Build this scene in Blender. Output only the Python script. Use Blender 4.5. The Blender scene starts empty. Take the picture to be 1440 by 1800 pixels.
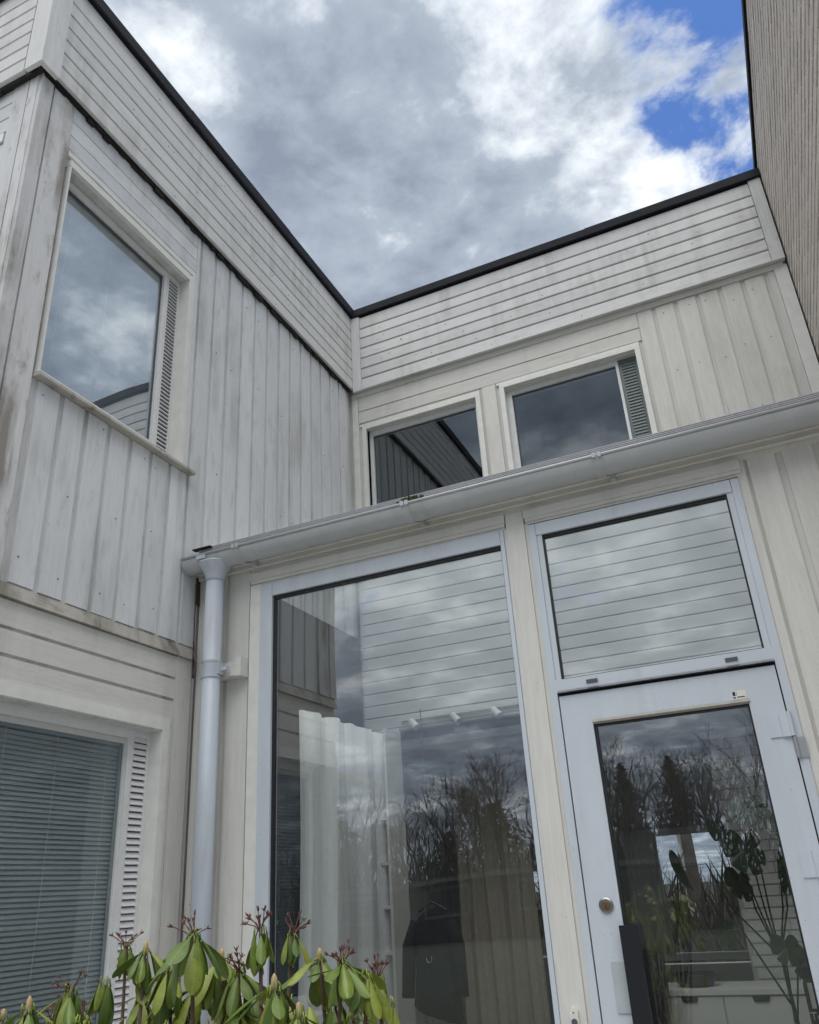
import bpy, bmesh, math, random
from mathutils import Vector, Matrix
R = math.radians
random.seed(7)
sc = bpy.context.scene
col = sc.collection

# ------------------------------------------------------------------ camera
cam = bpy.data.cameras.new("camera")
co = bpy.data.objects.new("camera", cam); col.objects.link(co)
CAM = Vector((0, 0, 1.6))
m = Matrix(((0.9101707, 0.21778388, 0.3523627), (0.41012498, -0.3542705, -0.84041056), (-0.05819616, 0.90942982, -0.41176524)))
co.matrix_world = Matrix.Translation(CAM) @ m.to_4x4()
cam.sensor_fit = 'VERTICAL'; cam.sensor_height = 36.0; cam.sensor_width = 28.8
cam.lens = 1424.8 / 1800 * 36
cam.shift_y = 28.3 / 1800
cam.clip_start = 0.05; cam.clip_end = 2000
sc.camera = co

# ------------------------------------------------------------------ sky, sun, exposure
SUN_EL, SUN_AZ = R(73), R(176)          # sun high behind the viewpoint, veiled by cloud: a broad soft source
w = bpy.data.worlds.new("World"); sc.world = w; w.use_nodes = True
nt = w.node_tree; nt.nodes.clear()


def N(tree, typ, **kw):
    n = tree.nodes.new(typ)
    for k, v in kw.items():
        if k.startswith('in_'):
            key = k[3:]
            key = int(key) if key.isdigit() else key.replace('_', ' ')
            n.inputs[key].default_value = v
        else:
            setattr(n, k, v)
    return n


def build_sky():
    L = nt.links.new
    out = N(nt, 'ShaderNodeOutputWorld'); bg = N(nt, 'ShaderNodeBackground'); bg.inputs['Strength'].default_value = 0.1
    L(bg.outputs[0], out.inputs[0])
    sky = N(nt, 'ShaderNodeTexSky', sky_type='NISHITA', sun_disc=False, sun_elevation=SUN_EL, sun_rotation=SUN_AZ)
    sky.altitude = 100; sky.air_density = 1.0; sky.dust_density = 0.6; sky.ozone_density = 2.5
    tc = N(nt, 'ShaderNodeTexCoord')
    sep = N(nt, 'ShaderNodeSeparateXYZ'); L(tc.outputs['Generated'], sep.inputs[0])
    def math_(op, a, b=None, clamp=False):
        n = N(nt, 'ShaderNodeMath', operation=op, use_clamp=clamp)
        for i, v in enumerate((a, b)):
            if v is None: continue
            if isinstance(v, (int, float)): n.inputs[i].default_value = v
            else: L(v, n.inputs[i])
        return n.outputs[0]
    z = math_('ADD', math_('MAXIMUM', sep.outputs[2], 0.0), 0.12)
    px, py = math_('DIVIDE', sep.outputs[0], z), math_('DIVIDE', sep.outputs[1], z)
    cmb = N(nt, 'ShaderNodeCombineXYZ'); L(px, cmb.inputs[0]); L(py, cmb.inputs[1])
    def noise(scale, detail, rough, off, dist=0.0, vec=None):
        mp = N(nt, 'ShaderNodeMapping'); mp.inputs['Location'].default_value = off
        L(vec or cmb.outputs[0], mp.inputs[0])
        n = N(nt, 'ShaderNodeTexNoise'); L(mp.outputs[0], n.inputs['Vector'])
        n.inputs['Scale'].default_value = scale; n.inputs['Detail'].default_value = detail
        n.inputs['Roughness'].default_value = rough; n.inputs['Distortion'].default_value = dist
        return n.outputs['Fac']
    # cloud cover, with an opening where the blue shows
    cover = noise(5.2, 11, 0.62, (13.8, 19.9, 3.2), 0.15)
    def toward(d, lo, hi):
        vm = N(nt, 'ShaderNodeVectorMath', operation='DOT_PRODUCT'); L(tc.outputs['Generated'], vm.inputs[0]); vm.inputs[1].default_value = d
        mr = N(nt, 'ShaderNodeMapRange', interpolation_type='SMOOTHSTEP'); L(vm.outputs['Value'], mr.inputs[0])
        mr.inputs[1].default_value = lo; mr.inputs[2].default_value = hi
        return mr.outputs[0]
    hole = math_('ADD', toward((0.110, 0.635, 0.765), 0.984, 0.9998), math_('MULTIPLY', toward((0.125, 0.785, 0.605), 0.990, 1.0), 0.9))
    cov = math_('SUBTRACT', math_('ADD', cover, 0.19), math_('MULTIPLY', hole, 0.208))
    mr = N(nt, 'ShaderNodeMapRange', interpolation_type='SMOOTHSTEP'); L(cov, mr.inputs[0])
    mr.inputs[1].default_value = 0.41; mr.inputs[2].default_value = 0.57
    mask = mr.outputs[0]
    # thickness: thick parts are grey, thin parts bright
    lump = noise(6.5, 10, 0.60, (1.0, 19.7, 10.7), 0.1)
    thick = noise(3.4, 8, 0.55, (8.1, 4.7, 11.9), 0.15)
    big = noise(1.7, 2, 0.5, (16.5, 9.1, 8.4), 0.0)
    edge = N(nt, 'ShaderNodeMapRange'); L(cov, edge.inputs[0]); edge.inputs[1].default_value = 0.48; edge.inputs[2].default_value = 0.72; edge.inputs[3].default_value = -0.06; edge.inputs[4].default_value = 0.05
    t = math_('ADD', math_('ADD', math_('MULTIPLY', thick, 0.55), math_('MULTIPLY', big, 0.20)), math_('ADD', math_('MULTIPLY', lump, 0.33), edge.outputs[0]))
    cr = N(nt, 'ShaderNodeValToRGB'); L(t, cr.inputs[0])
    e = cr.color_ramp.elements
    e[0].position = 0.43; e[0].color = (0.66, 0.685, 0.71, 1)
    e[1].position = 0.665; e[1].color = (0.175, 0.208, 0.262, 1)
    x = e.new(0.488); x.color = (0.475, 0.515, 0.56, 1)
    x = e.new(0.55); x.color = (0.285, 0.325, 0.385, 1)
    gain = N(nt, 'ShaderNodeVectorMath', operation='SCALE'); L(cr.outputs[0], gain.inputs[0]); gain.inputs['Scale'].default_value = 10.8
    blue = N(nt, 'ShaderNodeVectorMath', operation='MULTIPLY'); L(sky.outputs[0], blue.inputs[0]); blue.inputs[1].default_value = (0.74, 0.97, 1.34)
    mix = N(nt, 'ShaderNodeMix', data_type='RGBA'); L(mask, mix.inputs['Factor']); L(blue.outputs[0], mix.inputs['A']); L(gain.outputs[0], mix.inputs['B'])
    L(mix.outputs['Result'], bg.inputs['Color'])


build_sky()
sun = bpy.data.lights.new("sun", 'SUN'); sun.energy = 2.3; sun.angle = R(76); sun.color = (1.0, 0.975, 0.94)
so = bpy.data.objects.new("sun", sun); col.objects.link(so)
sd = Vector((math.sin(SUN_AZ) * math.cos(SUN_EL), math.cos(SUN_AZ) * math.cos(SUN_EL), math.sin(SUN_EL)))
so.rotation_euler = sd.to_track_quat('Z', 'Y').to_euler()
so.location = (6, -10, 20)
sc.view_settings.view_transform = 'Standard'; sc.view_settings.look = 'None'
sc.view_settings.gamma = 1; sc.view_settings.use_curve_mapping = False
sc.view_settings.exposure = 0.60

# ------------------------------------------------------------------ materials
MATS = {}


def new_mat(name):
    mt = bpy.data.materials.new(name); mt.use_nodes = True
    t = mt.node_tree; t.nodes.clear()
    out = N(t, 'ShaderNodeOutputMaterial'); p = N(t, 'ShaderNodeBsdfPrincipled')
    t.links.new(p.outputs[0], out.inputs[0])
    MATS[name] = mt
    return mt, t, p, out


def plain(name, c, rough=0.5, metal=0.0, noise=0.06, scale=30, bump=0.0, spec=0.5):
    mt, t, p, o = new_mat(name); L = t.links.new
    g = N(t, 'ShaderNodeNewGeometry')
    n = N(t, 'ShaderNodeTexNoise', in_Scale=scale, in_Detail=6.0); L(g.outputs['Position'], n.inputs['Vector'])
    mr = N(t, 'ShaderNodeMapRange'); L(n.outputs['Fac'], mr.inputs[0])
    mr.inputs[1].default_value = 0.3; mr.inputs[2].default_value = 0.7; mr.inputs[3].default_value = 1 - noise; mr.inputs[4].default_value = 1 + noise
    vm = N(t, 'ShaderNodeVectorMath', operation='SCALE'); vm.inputs[0].default_value = c; L(mr.outputs[0], vm.inputs['Scale'])
    L(vm.outputs[0], p.inputs['Base Color'])
    p.inputs['Roughness'].default_value = rough; p.inputs['Metallic'].default_value = metal
    p.inputs['Specular IOR Level'].default_value = spec
    if bump:
        b = N(t, 'ShaderNodeBump', in_Strength=bump, in_Distance=0.004); L(n.outputs['Fac'], b.inputs['Height']); L(b.outputs[0], p.inputs['Normal'])
    return mt


def painted_wood(name, base, grime, axis, wear=0.5, speck=0.5, vary=0.05, grimy=(0.33, 0.31, 0.27), wood=True):
    """weathered paint on boards: grain along axis, stain patches, dark specks, small board-to-board change"""
    mt, t, p, o = new_mat(name); L = t.links.new
    g = N(t, 'ShaderNodeNewGeometry'); oi = N(t, 'ShaderNodeObjectInfo')
    off = N(t, 'ShaderNodeVectorMath', operation='SCALE'); off.inputs[0].default_value = (17.0, 31.0, 23.0); L(oi.outputs['Random'], off.inputs['Scale'])
    add = N(t, 'ShaderNodeVectorMath', operation='ADD'); L(g.outputs['Position'], add.inputs[0]); L(off.outputs[0], add.inputs[1])
    s = {'x': (0.06, 1, 1), 'y': (1, 0.06, 1), 'z': (1, 1, 0.06)}[axis]
    def tex(vec, scl, scale, detail, rough=0.6):
        mp = N(t, 'ShaderNodeMapping'); mp.inputs['Scale'].default_value = scl; L(vec, mp.inputs[0])
        n = N(t, 'ShaderNodeTexNoise', in_Scale=scale, in_Detail=detail, in_Roughness=rough); L(mp.outputs[0], n.inputs['Vector'])
        return n.outputs['Fac']
    def ramp(v, a, b, c=0.0, d=1.0):
        m_ = N(t, 'ShaderNodeMapRange', interpolation_type='SMOOTHSTEP'); L(v, m_.inputs[0])
        m_.inputs[1].default_value = a; m_.inputs[2].default_value = b; m_.inputs[3].default_value = c; m_.inputs[4].default_value = d
        return m_.outputs[0]
    def mul(a, b):
        n = N(t, 'ShaderNodeMath', operation='MULTIPLY', use_clamp=True)
        for i, v in enumerate((a, b)):
            if isinstance(v, float): n.inputs[i].default_value = v
            else: L(v, n.inputs[i])
        return n.outputs[0]
    grain = tex(add.outputs[0], s, 70, 6, 0.65)
    streak = tex(add.outputs[0], tuple(0.35 if v < 1 else v for v in s), 14, 7, 0.62)
    cloudy = tex(g.outputs['Position'], (1, 1, 0.6), 2.4, 5, 0.6)
    runs = tex(g.outputs['Position'], (1, 1, 0.10), 11, 5, 0.6)
    dots = tex(add.outputs[0], (1, 1, 0.5), 120, 3, 0.5)
    def mix(a, b, f):
        n = N(t, 'ShaderNodeMix', data_type='RGBA')
        if isinstance(f, float): n.inputs['Factor'].default_value = f
        else: L(f, n.inputs['Factor'])
        for k, v in (('A', a), ('B', b)):
            if isinstance(v, tuple): n.inputs[k].default_value = v
            else: L(v, n.inputs[k])
        return n.outputs['Result']
    c = mix((*base, 1), (*[v * 1.08 for v in base], 1), ramp(grain if wood else cloudy, 0.35, 0.65))
    c = mix(c, (*grime, 1), mul(mul(ramp(cloudy, 0.40, 0.68), ramp(runs, 0.38, 0.68)), wear * 1.3))
    if wood: c = mix(c, (*grime, 1), mul(ramp(streak, 0.52, 0.74), wear * 0.75))
    c = mix(c, (*[v * 0.35 for v in grimy], 1), mul(mul(ramp(dots, 0.66, 0.74), ramp(streak, 0.45, 0.6)), speck))
    br = ramp(oi.outputs['Random'], 0.0, 1.0, 1 - vary, 1 + vary)
    vm = N(t, 'ShaderNodeVectorMath', operation='SCALE'); L(c, vm.inputs[0]); L(br, vm.inputs['Scale'])
    L(vm.outputs[0], p.inputs['Base Color'])
    p.inputs['Roughness'].default_value = 0.62; p.inputs['Specular IOR Level'].default_value = 0.3
    b = N(t, 'ShaderNodeBump', in_Strength=0.35, in_Distance=0.003)
    ad = N(t, 'ShaderNodeMath', operation='ADD'); L(grain, ad.inputs[0]); L(streak, ad.inputs[1]); L(ad.outputs[0], b.inputs['Height'])
    L(b.outputs[0], p.inputs['Normal'])
    return mt


def glass(name, f0=0.07, tint=(0.80, 0.86, 0.85), wav=0.02, dirt=0.03, wscale=0.8):
    mt, t, p, o = new_mat(name); L = t.links.new
    t.nodes.remove(p)
    tr = N(t, 'ShaderNodeBsdfTransparent'); tr.inputs[0].default_value = (*tint, 1)
    gl = N(t, 'ShaderNodeBsdfGlossy'); gl.inputs['Roughness'].default_value = 0.0; gl.inputs['Color'].default_value = (0.95, 0.98, 1.0, 1)
    lw_ = N(t, 'ShaderNodeLayerWeight'); lw_.inputs['Blend'].default_value = 0.5
    pw = N(t, 'ShaderNodeMath', operation='POWER'); L(lw_.outputs['Facing'], pw.inputs[0]); pw.inputs[1].default_value = 4.0
    fr = N(t, 'ShaderNodeMapRange'); L(pw.outputs[0], fr.inputs[0]); fr.inputs[3].default_value = f0; fr.inputs[4].default_value = 1.0
    g = N(t, 'ShaderNodeNewGeometry')
    n = N(t, 'ShaderNodeTexNoise', in_Scale=wscale, in_Detail=1.0); L(g.outputs['Position'], n.inputs['Vector'])
    sb = N(t, 'ShaderNodeVectorMath', operation='SUBTRACT'); L(n.outputs['Color'], sb.inputs[0]); sb.inputs[1].default_value = (0.5, 0.5, 0.5)
    sc_ = N(t, 'ShaderNodeVectorMath', operation='SCALE'); L(sb.outputs[0], sc_.inputs[0]); sc_.inputs['Scale'].default_value = wav
    ad_ = N(t, 'ShaderNodeVectorMath', operation='ADD'); L(sc_.outputs[0], ad_.inputs[0]); L(g.outputs['Normal'], ad_.inputs[1])
    nn = N(t, 'ShaderNodeVectorMath', operation='NORMALIZE'); L(ad_.outputs[0], nn.inputs[0]); L(nn.outputs[0], gl.inputs['Normal'])
    m1 = N(t, 'ShaderNodeMixShader'); L(fr.outputs[0], m1.inputs[0]); L(tr.outputs[0], m1.inputs[1]); L(gl.outputs[0], m1.inputs[2])
    # dried rain spots and dust
    df = N(t, 'ShaderNodeBsdfDiffuse'); df.inputs[0].default_value = (0.6, 0.6, 0.58, 1)
    mp = N(t, 'ShaderNodeMapping'); mp.inputs['Scale'].default_value = (1, 1, 0.35); L(g.outputs['Position'], mp.inputs[0])
    d1 = N(t, 'ShaderNodeTexNoise', in_Scale=170.0, in_Detail=2.0); L(g.outputs['Position'], d1.inputs['Vector'])
    d2 = N(t, 'ShaderNodeTexNoise', in_Scale=2.2, in_Detail=4.0); L(mp.outputs[0], d2.inputs['Vector'])
    r1 = N(t, 'ShaderNodeMapRange'); L(d1.outputs['Fac'], r1.inputs[0]); r1.inputs[1].default_value = 0.62; r1.inputs[2].default_value = 0.72; r1.inputs[3].default_value = 0.15
    r2 = N(t, 'ShaderNodeMapRange'); L(d2.outputs['Fac'], r2.inputs[0]); r2.inputs[1].default_value = 0.45; r2.inputs[2].default_value = 0.75; r2.inputs[3].default_value = 0.12
    mm = N(t, 'ShaderNodeMath', operation='MULTIPLY'); L(r1.outputs[0], mm.inputs[0]); L(r2.outputs[0], mm.inputs[1])
    m3 = N(t, 'ShaderNodeMath', operation='MULTIPLY'); L(mm.outputs[0], m3.inputs[0]); m3.inputs[1].default_value = dirt * 6
    m2 = N(t, 'ShaderNodeMixShader'); L(m3.outputs[0], m2.inputs[0]); L(m1.outputs[0], m2.inputs[1]); L(df.outputs[0], m2.inputs[2])
    L(m2.outputs[0], o.inputs[0])
    return mt


GREYW, CREAM = (0.62, 0.637, 0.65), (0.618, 0.61, 0.568)
for ax in 'xyz':
    painted_wood('paint_grey_' + ax, GREYW, (0.40, 0.395, 0.39), ax, wear=0.54, speck=0.5)
    painted_wood('paint_cream_' + ax, CREAM, (0.45, 0.435, 0.39), ax, wear=0.3, speck=0.45, vary=0.03)
    painted_wood('paint_fascia_' + ax, (0.61, 0.61, 0.60), (0.31, 0.30, 0.28), ax, wear=0.34, speck=0.6)
painted_wood('paint_worn_z', (0.60, 0.60, 0.60), (0.27, 0.25, 0.225), 'z', wear=0.95, speck=1.0)
painted_wood('paint_sill', (0.42, 0.40, 0.36), (0.16, 0.15, 0.12), 'y', wear=0.9, speck=1.0)
painted_wood('joint', (0.57, 0.575, 0.575), (0.25, 0.24, 0.22), 'z', wear=0.5, speck=0.3)
painted_wood('joint_dark', (0.20, 0.195, 0.18), (0.10, 0.09, 0.08), 'z', wear=0.5, speck=0.3)
painted_wood('joint_pale', (0.60, 0.59, 0.55), (0.42, 0.40, 0.36), 'z', wear=0.3, speck=0.3)
plain('white_paint', (0.68, 0.69, 0.68), 0.4, noise=0.05, scale=18, bump=0.15)
plain('white_trim', (0.70, 0.70, 0.66), 0.45, noise=0.06, scale=14, bump=0.2)
painted_wood('aluminium', (0.53, 0.575, 0.625), (0.36, 0.375, 0.39), 'z', wear=0.34, speck=0.5, vary=0.0, wood=False)
for k_, v_ in (('Roughness', 0.38), ('Specular IOR Level', 0.5)): MATS['aluminium'].node_tree.nodes['Principled BSDF'].inputs[k_].default_value = v_
MATS['aluminium'].node_tree.nodes['Bump'].inputs['Strength'].default_value = 0.05
plain('aluminium_bare', (0.55, 0.55, 0.56), 0.3, metal=0.9, noise=0.06, scale=30)
painted_wood('gutter_steel', (0.42, 0.435, 0.44), (0.27, 0.27, 0.255), 'x', wear=0.34, speck=0.35, vary=0.0, wood=False)
MATS['gutter_steel'].node_tree.nodes['Principled BSDF'].inputs['Roughness'].default_value = 0.36; MATS['gutter_steel'].node_tree.nodes['Principled BSDF'].inputs['Specular IOR Level'].default_value = 0.6
MATS['gutter_steel'].node_tree.nodes['Bump'].inputs['Strength'].default_value = 0.04
painted_wood('pipe_steel', (0.44, 0.485, 0.54), (0.30, 0.31, 0.31), 'z', wear=0.40, speck=0.5, vary=0.0, wood=False)
for k_, v_ in (('Roughness', 0.42), ('Specular IOR Level', 0.5)): MATS['pipe_steel'].node_tree.nodes['Principled BSDF'].inputs[k_].default_value = v_
MATS['pipe_steel'].node_tree.nodes['Bump'].inputs['Strength'].default_value = 0.05
plain('black_sheet', (0.014, 0.015, 0.020), 0.6, noise=0.2, scale=12, spec=0.12)
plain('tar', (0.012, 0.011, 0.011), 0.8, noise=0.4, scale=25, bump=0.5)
plain('gasket', (0.012, 0.013, 0.016), 0.5)
plain('vent_grey', (0.08, 0.08, 0.10), 0.5)
plain('louvre_white', (0.66, 0.655, 0.66), 0.5, noise=0.04)
plain('louvre_green', (0.13, 0.155, 0.155), 0.5, noise=0.05)
plain('blind', (0.56, 0.555, 0.54), 0.4, noise=0.04)
plain('cord', (0.75, 0.75, 0.72), 0.7)
plain('interior_white', (0.72, 0.72, 0.69), 0.6, noise=0.03, scale=6)
plain('interior_grey', (0.50, 0.485, 0.455), 0.7, noise=0.06, scale=6)
plain('curtain_white', (0.80, 0.815, 0.81), 0.9, noise=0.05, scale=40)
plain('curtain_beige', (0.42, 0.38, 0.31), 0.9, noise=0.08, scale=40)
plain('dark_cloth', (0.012, 0.013, 0.016), 0.95, noise=0.3, scale=30)
plain('orange_cloth', (0.35, 0.09, 0.03), 0.9)
plain('lime_cloth', (0.16, 0.40, 0.06), 0.8)
plain('dark_wood', (0.05, 0.04, 0.03), 0.5, noise=0.3, scale=12)
plain('floor', (0.22, 0.19, 0.16), 0.5, noise=0.1, scale=5)
plain('black_plastic', (0.012, 0.014, 0.018), 0.35)
plain('steel_rust', (0.07, 0.055, 0.045), 0.8, noise=0.3, scale=100)
plain('bead_grey', (0.34, 0.32, 0.29), 0.6, noise=0.1)
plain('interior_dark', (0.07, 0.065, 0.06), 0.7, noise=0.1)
plain('brass', (0.30, 0.22, 0.12), 0.35, metal=1.0, noise=0.2, scale=90)
plain('steel_dark', (0.30, 0.30, 0.31), 0.35, metal=1.0, noise=0.1)
plain('plate_grey', (0.42, 0.47, 0.48), 0.5, noise=0.06, scale=20)
plain('label_white', (0.72, 0.70, 0.64), 0.6)
plain('monstera', (0.014, 0.034, 0.012), 0.4, noise=0.25, scale=15)
plain('pot', (0.30, 0.26, 0.22), 0.7, noise=0.1)
plain('pale_concrete', (0.46, 0.455, 0.44), 0.85, noise=0.12, scale=6, bump=0.4)
plain('grass_ground', (0.020, 0.025, 0.012), 0.95, noise=0.4, scale=2, bump=0.5)
plain('soil', (0.05, 0.04, 0.03), 0.95, noise=0.4, scale=8, bump=0.8)
plain('bark', (0.10, 0.085, 0.07), 0.9, noise=0.35, scale=4)
plain('birch_bark', (0.50, 0.49, 0.46), 0.8, noise=0.3, scale=3)
plain('needles', (0.040, 0.050, 0.026), 0.8, noise=0.4, scale=0.8)
plain('scrub', (0.045, 0.04, 0.028), 0.9, noise=0.5, scale=0.6)
plain('roof_felt', (0.06, 0.06, 0.065), 0.85, noise=0.2, scale=4, bump=0.3)
plain('garage_wall', (0.06, 0.05, 0.045), 0.8)
plain('garage_paint', (0.16, 0.155, 0.15), 0.6, noise=0.05)
plain('dark_olive', (0.05, 0.055, 0.02), 0.95, noise=0.5, scale=80)
plain('polycarbonate', (0.46, 0.46, 0.48), 0.35, noise=0.1, scale=60)
plain('mortar', (0.26, 0.23, 0.21), 0.9, noise=0.2, scale=25, bump=0.4)
plain('stem_bark', (0.075, 0.045, 0.03), 0.85, noise=0.3, scale=60)
plain('truss', (0.09, 0.026, 0.018), 0.7, noise=0.35, scale=120)
plain('bud', (0.34, 0.25, 0.12), 0.6, noise=0.25, scale=120)
glass('glass_front', f0=0.15, tint=(0.92, 0.94, 0.94), wav=0.017, dirt=0.012)
glass('glass_upper', f0=0.32, tint=(0.88, 0.92, 0.95), wav=0.03, dirt=0.0)
glass('glass_rear', f0=0.11, tint=(0.75, 0.80, 0.82), wav=0.010, dirt=0.0)
glass('glass_lower', f0=0.055, tint=(0.80, 0.84, 0.85), wav=0.02, dirt=0.01)
glass('glass_roof', f0=0.03, tint=(0.97, 0.98, 0.98), wav=0.0, dirt=0.0)


def brick_mat():
    mt, t, p, o = new_mat('painted_brick'); L = t.links.new
    g = N(t, 'ShaderNodeNewGeometry'); oi = N(t, 'ShaderNodeObjectInfo')
    n = N(t, 'ShaderNodeTexNoise', in_Scale=80.0, in_Detail=6.0, in_Roughness=0.6); L(g.outputs['Position'], n.inputs['Vector'])
    cr = N(t, 'ShaderNodeValToRGB'); L(n.outputs['Fac'], cr.inputs[0])
    cr.color_ramp.elements[0].position = 0.3; cr.color_ramp.elements[0].color = (0.44, 0.395, 0.355, 1)
    cr.color_ramp.elements[1].position = 0.7; cr.color_ramp.elements[1].color = (0.57, 0.52, 0.475, 1)
    mr = N(t, 'ShaderNodeMapRange'); L(oi.outputs['Random'], mr.inputs[0]); mr.inputs[3].default_value = 0.92; mr.inputs[4].default_value = 1.07
    vm = N(t, 'ShaderNodeVectorMath', operation='SCALE'); L(cr.outputs[0], vm.inputs[0]); L(mr.outputs[0], vm.inputs['Scale']); L(vm.outputs[0], p.inputs['Base Color'])
    p.inputs['Roughness'].default_value = 0.85
    b = N(t, 'ShaderNodeBump', in_Strength=0.5, in_Distance=0.004); L(n.outputs['Fac'], b.inputs['Height']); L(b.outputs[0], p.inputs['Normal'])


brick_mat()


def leaf_mat():
    mt, t, p, o = new_mat('rhododendron_leaf'); L = t.links.new
    oi = N(t, 'ShaderNodeObjectInfo'); tc = N(t, 'ShaderNodeTexCoord')
    cr = N(t, 'ShaderNodeValToRGB'); L(oi.outputs['Random'], cr.inputs[0])
    e = cr.color_ramp.elements
    e[0].position = 0.0; e[0].color = (0.075, 0.135, 0.022, 1); e[1].position = 1.0; e[1].color = (0.25, 0.285, 0.036, 1)
    x = e.new(0.5); x.color = (0.145, 0.21, 0.030, 1)
    n = N(t, 'ShaderNodeTexNoise', in_Scale=35.0, in_Detail=5.0); L(tc.outputs['Object'], n.inputs['Vector'])
    mr = N(t, 'ShaderNodeMapRange'); L(n.outputs['Fac'], mr.inputs[0]); mr.inputs[1].default_value = 0.3; mr.inputs[2].default_value = 0.7; mr.inputs[3].default_value = 0.75; mr.inputs[4].default_value = 1.2
    # pale midrib and side veins along the leaf (object x = across, y = along)
    sp = N(t, 'ShaderNodeSeparateXYZ'); L(tc.outputs['Object'], sp.inputs[0])
    ab = N(t, 'ShaderNodeMath', operation='ABSOLUTE'); L(sp.outputs[0], ab.inputs[0])
    rb = N(t, 'ShaderNodeMapRange'); L(ab.outputs[0], rb.inputs[0]); rb.inputs[1].default_value = 0.0003; rb.inputs[2].default_value = 0.0013; rb.inputs[3].default_value = 0.35; rb.inputs[4].default_value = 0.0
    vm = N(t, 'ShaderNodeVectorMath', operation='SCALE'); L(cr.outputs[0], vm.inputs[0]); L(mr.outputs[0], vm.inputs['Scale'])
    sn = N(t, 'ShaderNodeTexNoise', in_Scale=140.0, in_Detail=3.0); L(tc.outputs['Object'], sn.inputs['Vector'])
    sr = N(t, 'ShaderNodeMapRange'); L(sn.outputs['Fac'], sr.inputs[0]); sr.inputs[1].default_value = 0.64; sr.inputs[2].default_value = 0.70; sr.inputs[4].default_value = 0.6
    sm = N(t, 'ShaderNodeMix', data_type='RGBA'); L(sr.outputs[0], sm.inputs['Factor']); L(vm.outputs[0], sm.inputs['A']); sm.inputs['B'].default_value = (0.10, 0.06, 0.02, 1)
    mx = N(t, 'ShaderNodeMix', data_type='RGBA'); L(rb.outputs[0], mx.inputs['Factor']); L(sm.outputs['Result'], mx.inputs['A']); mx.inputs['B'].default_value = (0.30, 0.34, 0.10, 1)
    L(mx.outputs['Result'], p.inputs['Base Color'])
    p.inputs['Roughness'].default_value = 0.42
    w_ = N(t, 'ShaderNodeTexWave', in_Scale=55.0, in_Distortion=1.0); w_.bands_direction = 'Y'; L(tc.outputs['Object'], w_.inputs['Vector'])
    b = N(t, 'ShaderNodeBump', in_Strength=0.10, in_Distance=0.001); L(w_.outputs['Fac'], b.inputs['Height']); L(b.outputs[0], p.inputs['Normal'])
    tl = N(t, 'ShaderNodeBsdfTranslucent'); tl.inputs[0].default_value = (0.22, 0.32, 0.03, 1)
    ms = N(t, 'ShaderNodeMixShader'); ms.inputs[0].default_value = 0.22; L(p.outputs[0], ms.inputs[1]); L(tl.outputs[0], ms.inputs[2]); L(ms.outputs[0], o.inputs[0])


leaf_mat()

# ------------------------------------------------------------------ mesh helpers


class MB:
    def __init__(s): s.v = []; s.f = []

    def box(s, x0, x1, y0, y1, z0, z1):
        i = len(s.v)
        s.v += [(x, y, z) for z in (z0, z1) for y in (y0, y1) for x in (x0, x1)]
        s.f += [tuple(i + k for k in q) for q in ((0, 2, 3, 1), (4, 5, 7, 6), (0, 1, 5, 4), (2, 6, 7, 3), (0, 4, 6, 2), (1, 3, 7, 5))]
        return s

    def prism(s, poly, axis, a, b):
        """poly: 2D points in the other two axes (cyclic order), swept along axis from a to b"""
        i = len(s.v); n = len(poly)
        for t in (a, b):
            for p in poly:
                s.v.append({'x': (t, p[0], p[1]), 'y': (p[0], t, p[1]), 'z': (p[0], p[1], t)}[axis])
        s.f += [tuple(i + k for k in range(n)), tuple(i + n + k for k in reversed(range(n)))]
        s.f += [(i + k, i + n + k, i + n + (k + 1) % n, i + (k + 1) % n) for k in range(n)]
        return s

    def tube(s, pts, rad, n=8, cap=True):
        pts = [Vector(p) for p in pts]
        rad = rad if isinstance(rad, (list, tuple)) else [rad] * len(pts)
        i = len(s.v)
        for k, p in enumerate(pts):
            d = (pts[min(k + 1, len(pts) - 1)] - pts[max(k - 1, 0)]).normalized()
            u = d.cross(Vector((0, 0, 1)) if abs(d.z) < 0.9 else Vector((1, 0, 0))).normalized(); w_ = d.cross(u)
            for j in range(n):
                a = 2 * math.pi * j / n
                s.v.append(tuple(p + (u * math.cos(a) + w_ * math.sin(a)) * rad[k]))
        for k in range(len(pts) - 1):
            for j in range(n):
                a, b = i + k * n + j, i + k * n + (j + 1) % n
                s.f.append((a, b, b + n, a + n))
        if cap:
            s.f.append(tuple(i + j for j in reversed(range(n)))); e = i + (len(pts) - 1) * n
            s.f.append(tuple(e + j for j in range(n)))
        return s

    def lathe(s, prof, c, n=20):
        return s.tube([(c[0], c[1], z) for r, z in prof], [r for r, z in prof], n) if False else s._lathe(prof, c, n)

    def _lathe(s, prof, c, n):
        i = len(s.v)
        for r, z in prof:
            for j in range(n):
                a = 2 * math.pi * j / n; s.v.append((c[0] + r * math.cos(a), c[1] + r * math.sin(a), c[2] + z))
        for k in range(len(prof) - 1):
            for j in range(n):
                a, b = i + k * n + j, i + k * n + (j + 1) % n
                s.f.append((a, b, b + n, a + n))
        s.f.append(tuple(i + j for j in reversed(range(n)))); e = i + (len(prof) - 1) * n
        s.f.append(tuple(e + j for j in range(n)))
        return s

    def mesh(s, name, mat, origin=(0, 0, 0), smooth=False):
        me = bpy.data.meshes.new(name)
        o = origin
        me.from_pydata([(v[0] - o[0], v[1] - o[1], v[2] - o[2]) for v in s.v], [], s.f)
        bm = bmesh.new(); bm.from_mesh(me); bmesh.ops.recalc_face_normals(bm, faces=bm.faces); bm.to_mesh(me); bm.free()
        me.materials.append(MATS[mat])
        if smooth:
            for p in me.polygons: p.use_smooth = True
        return me


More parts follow.
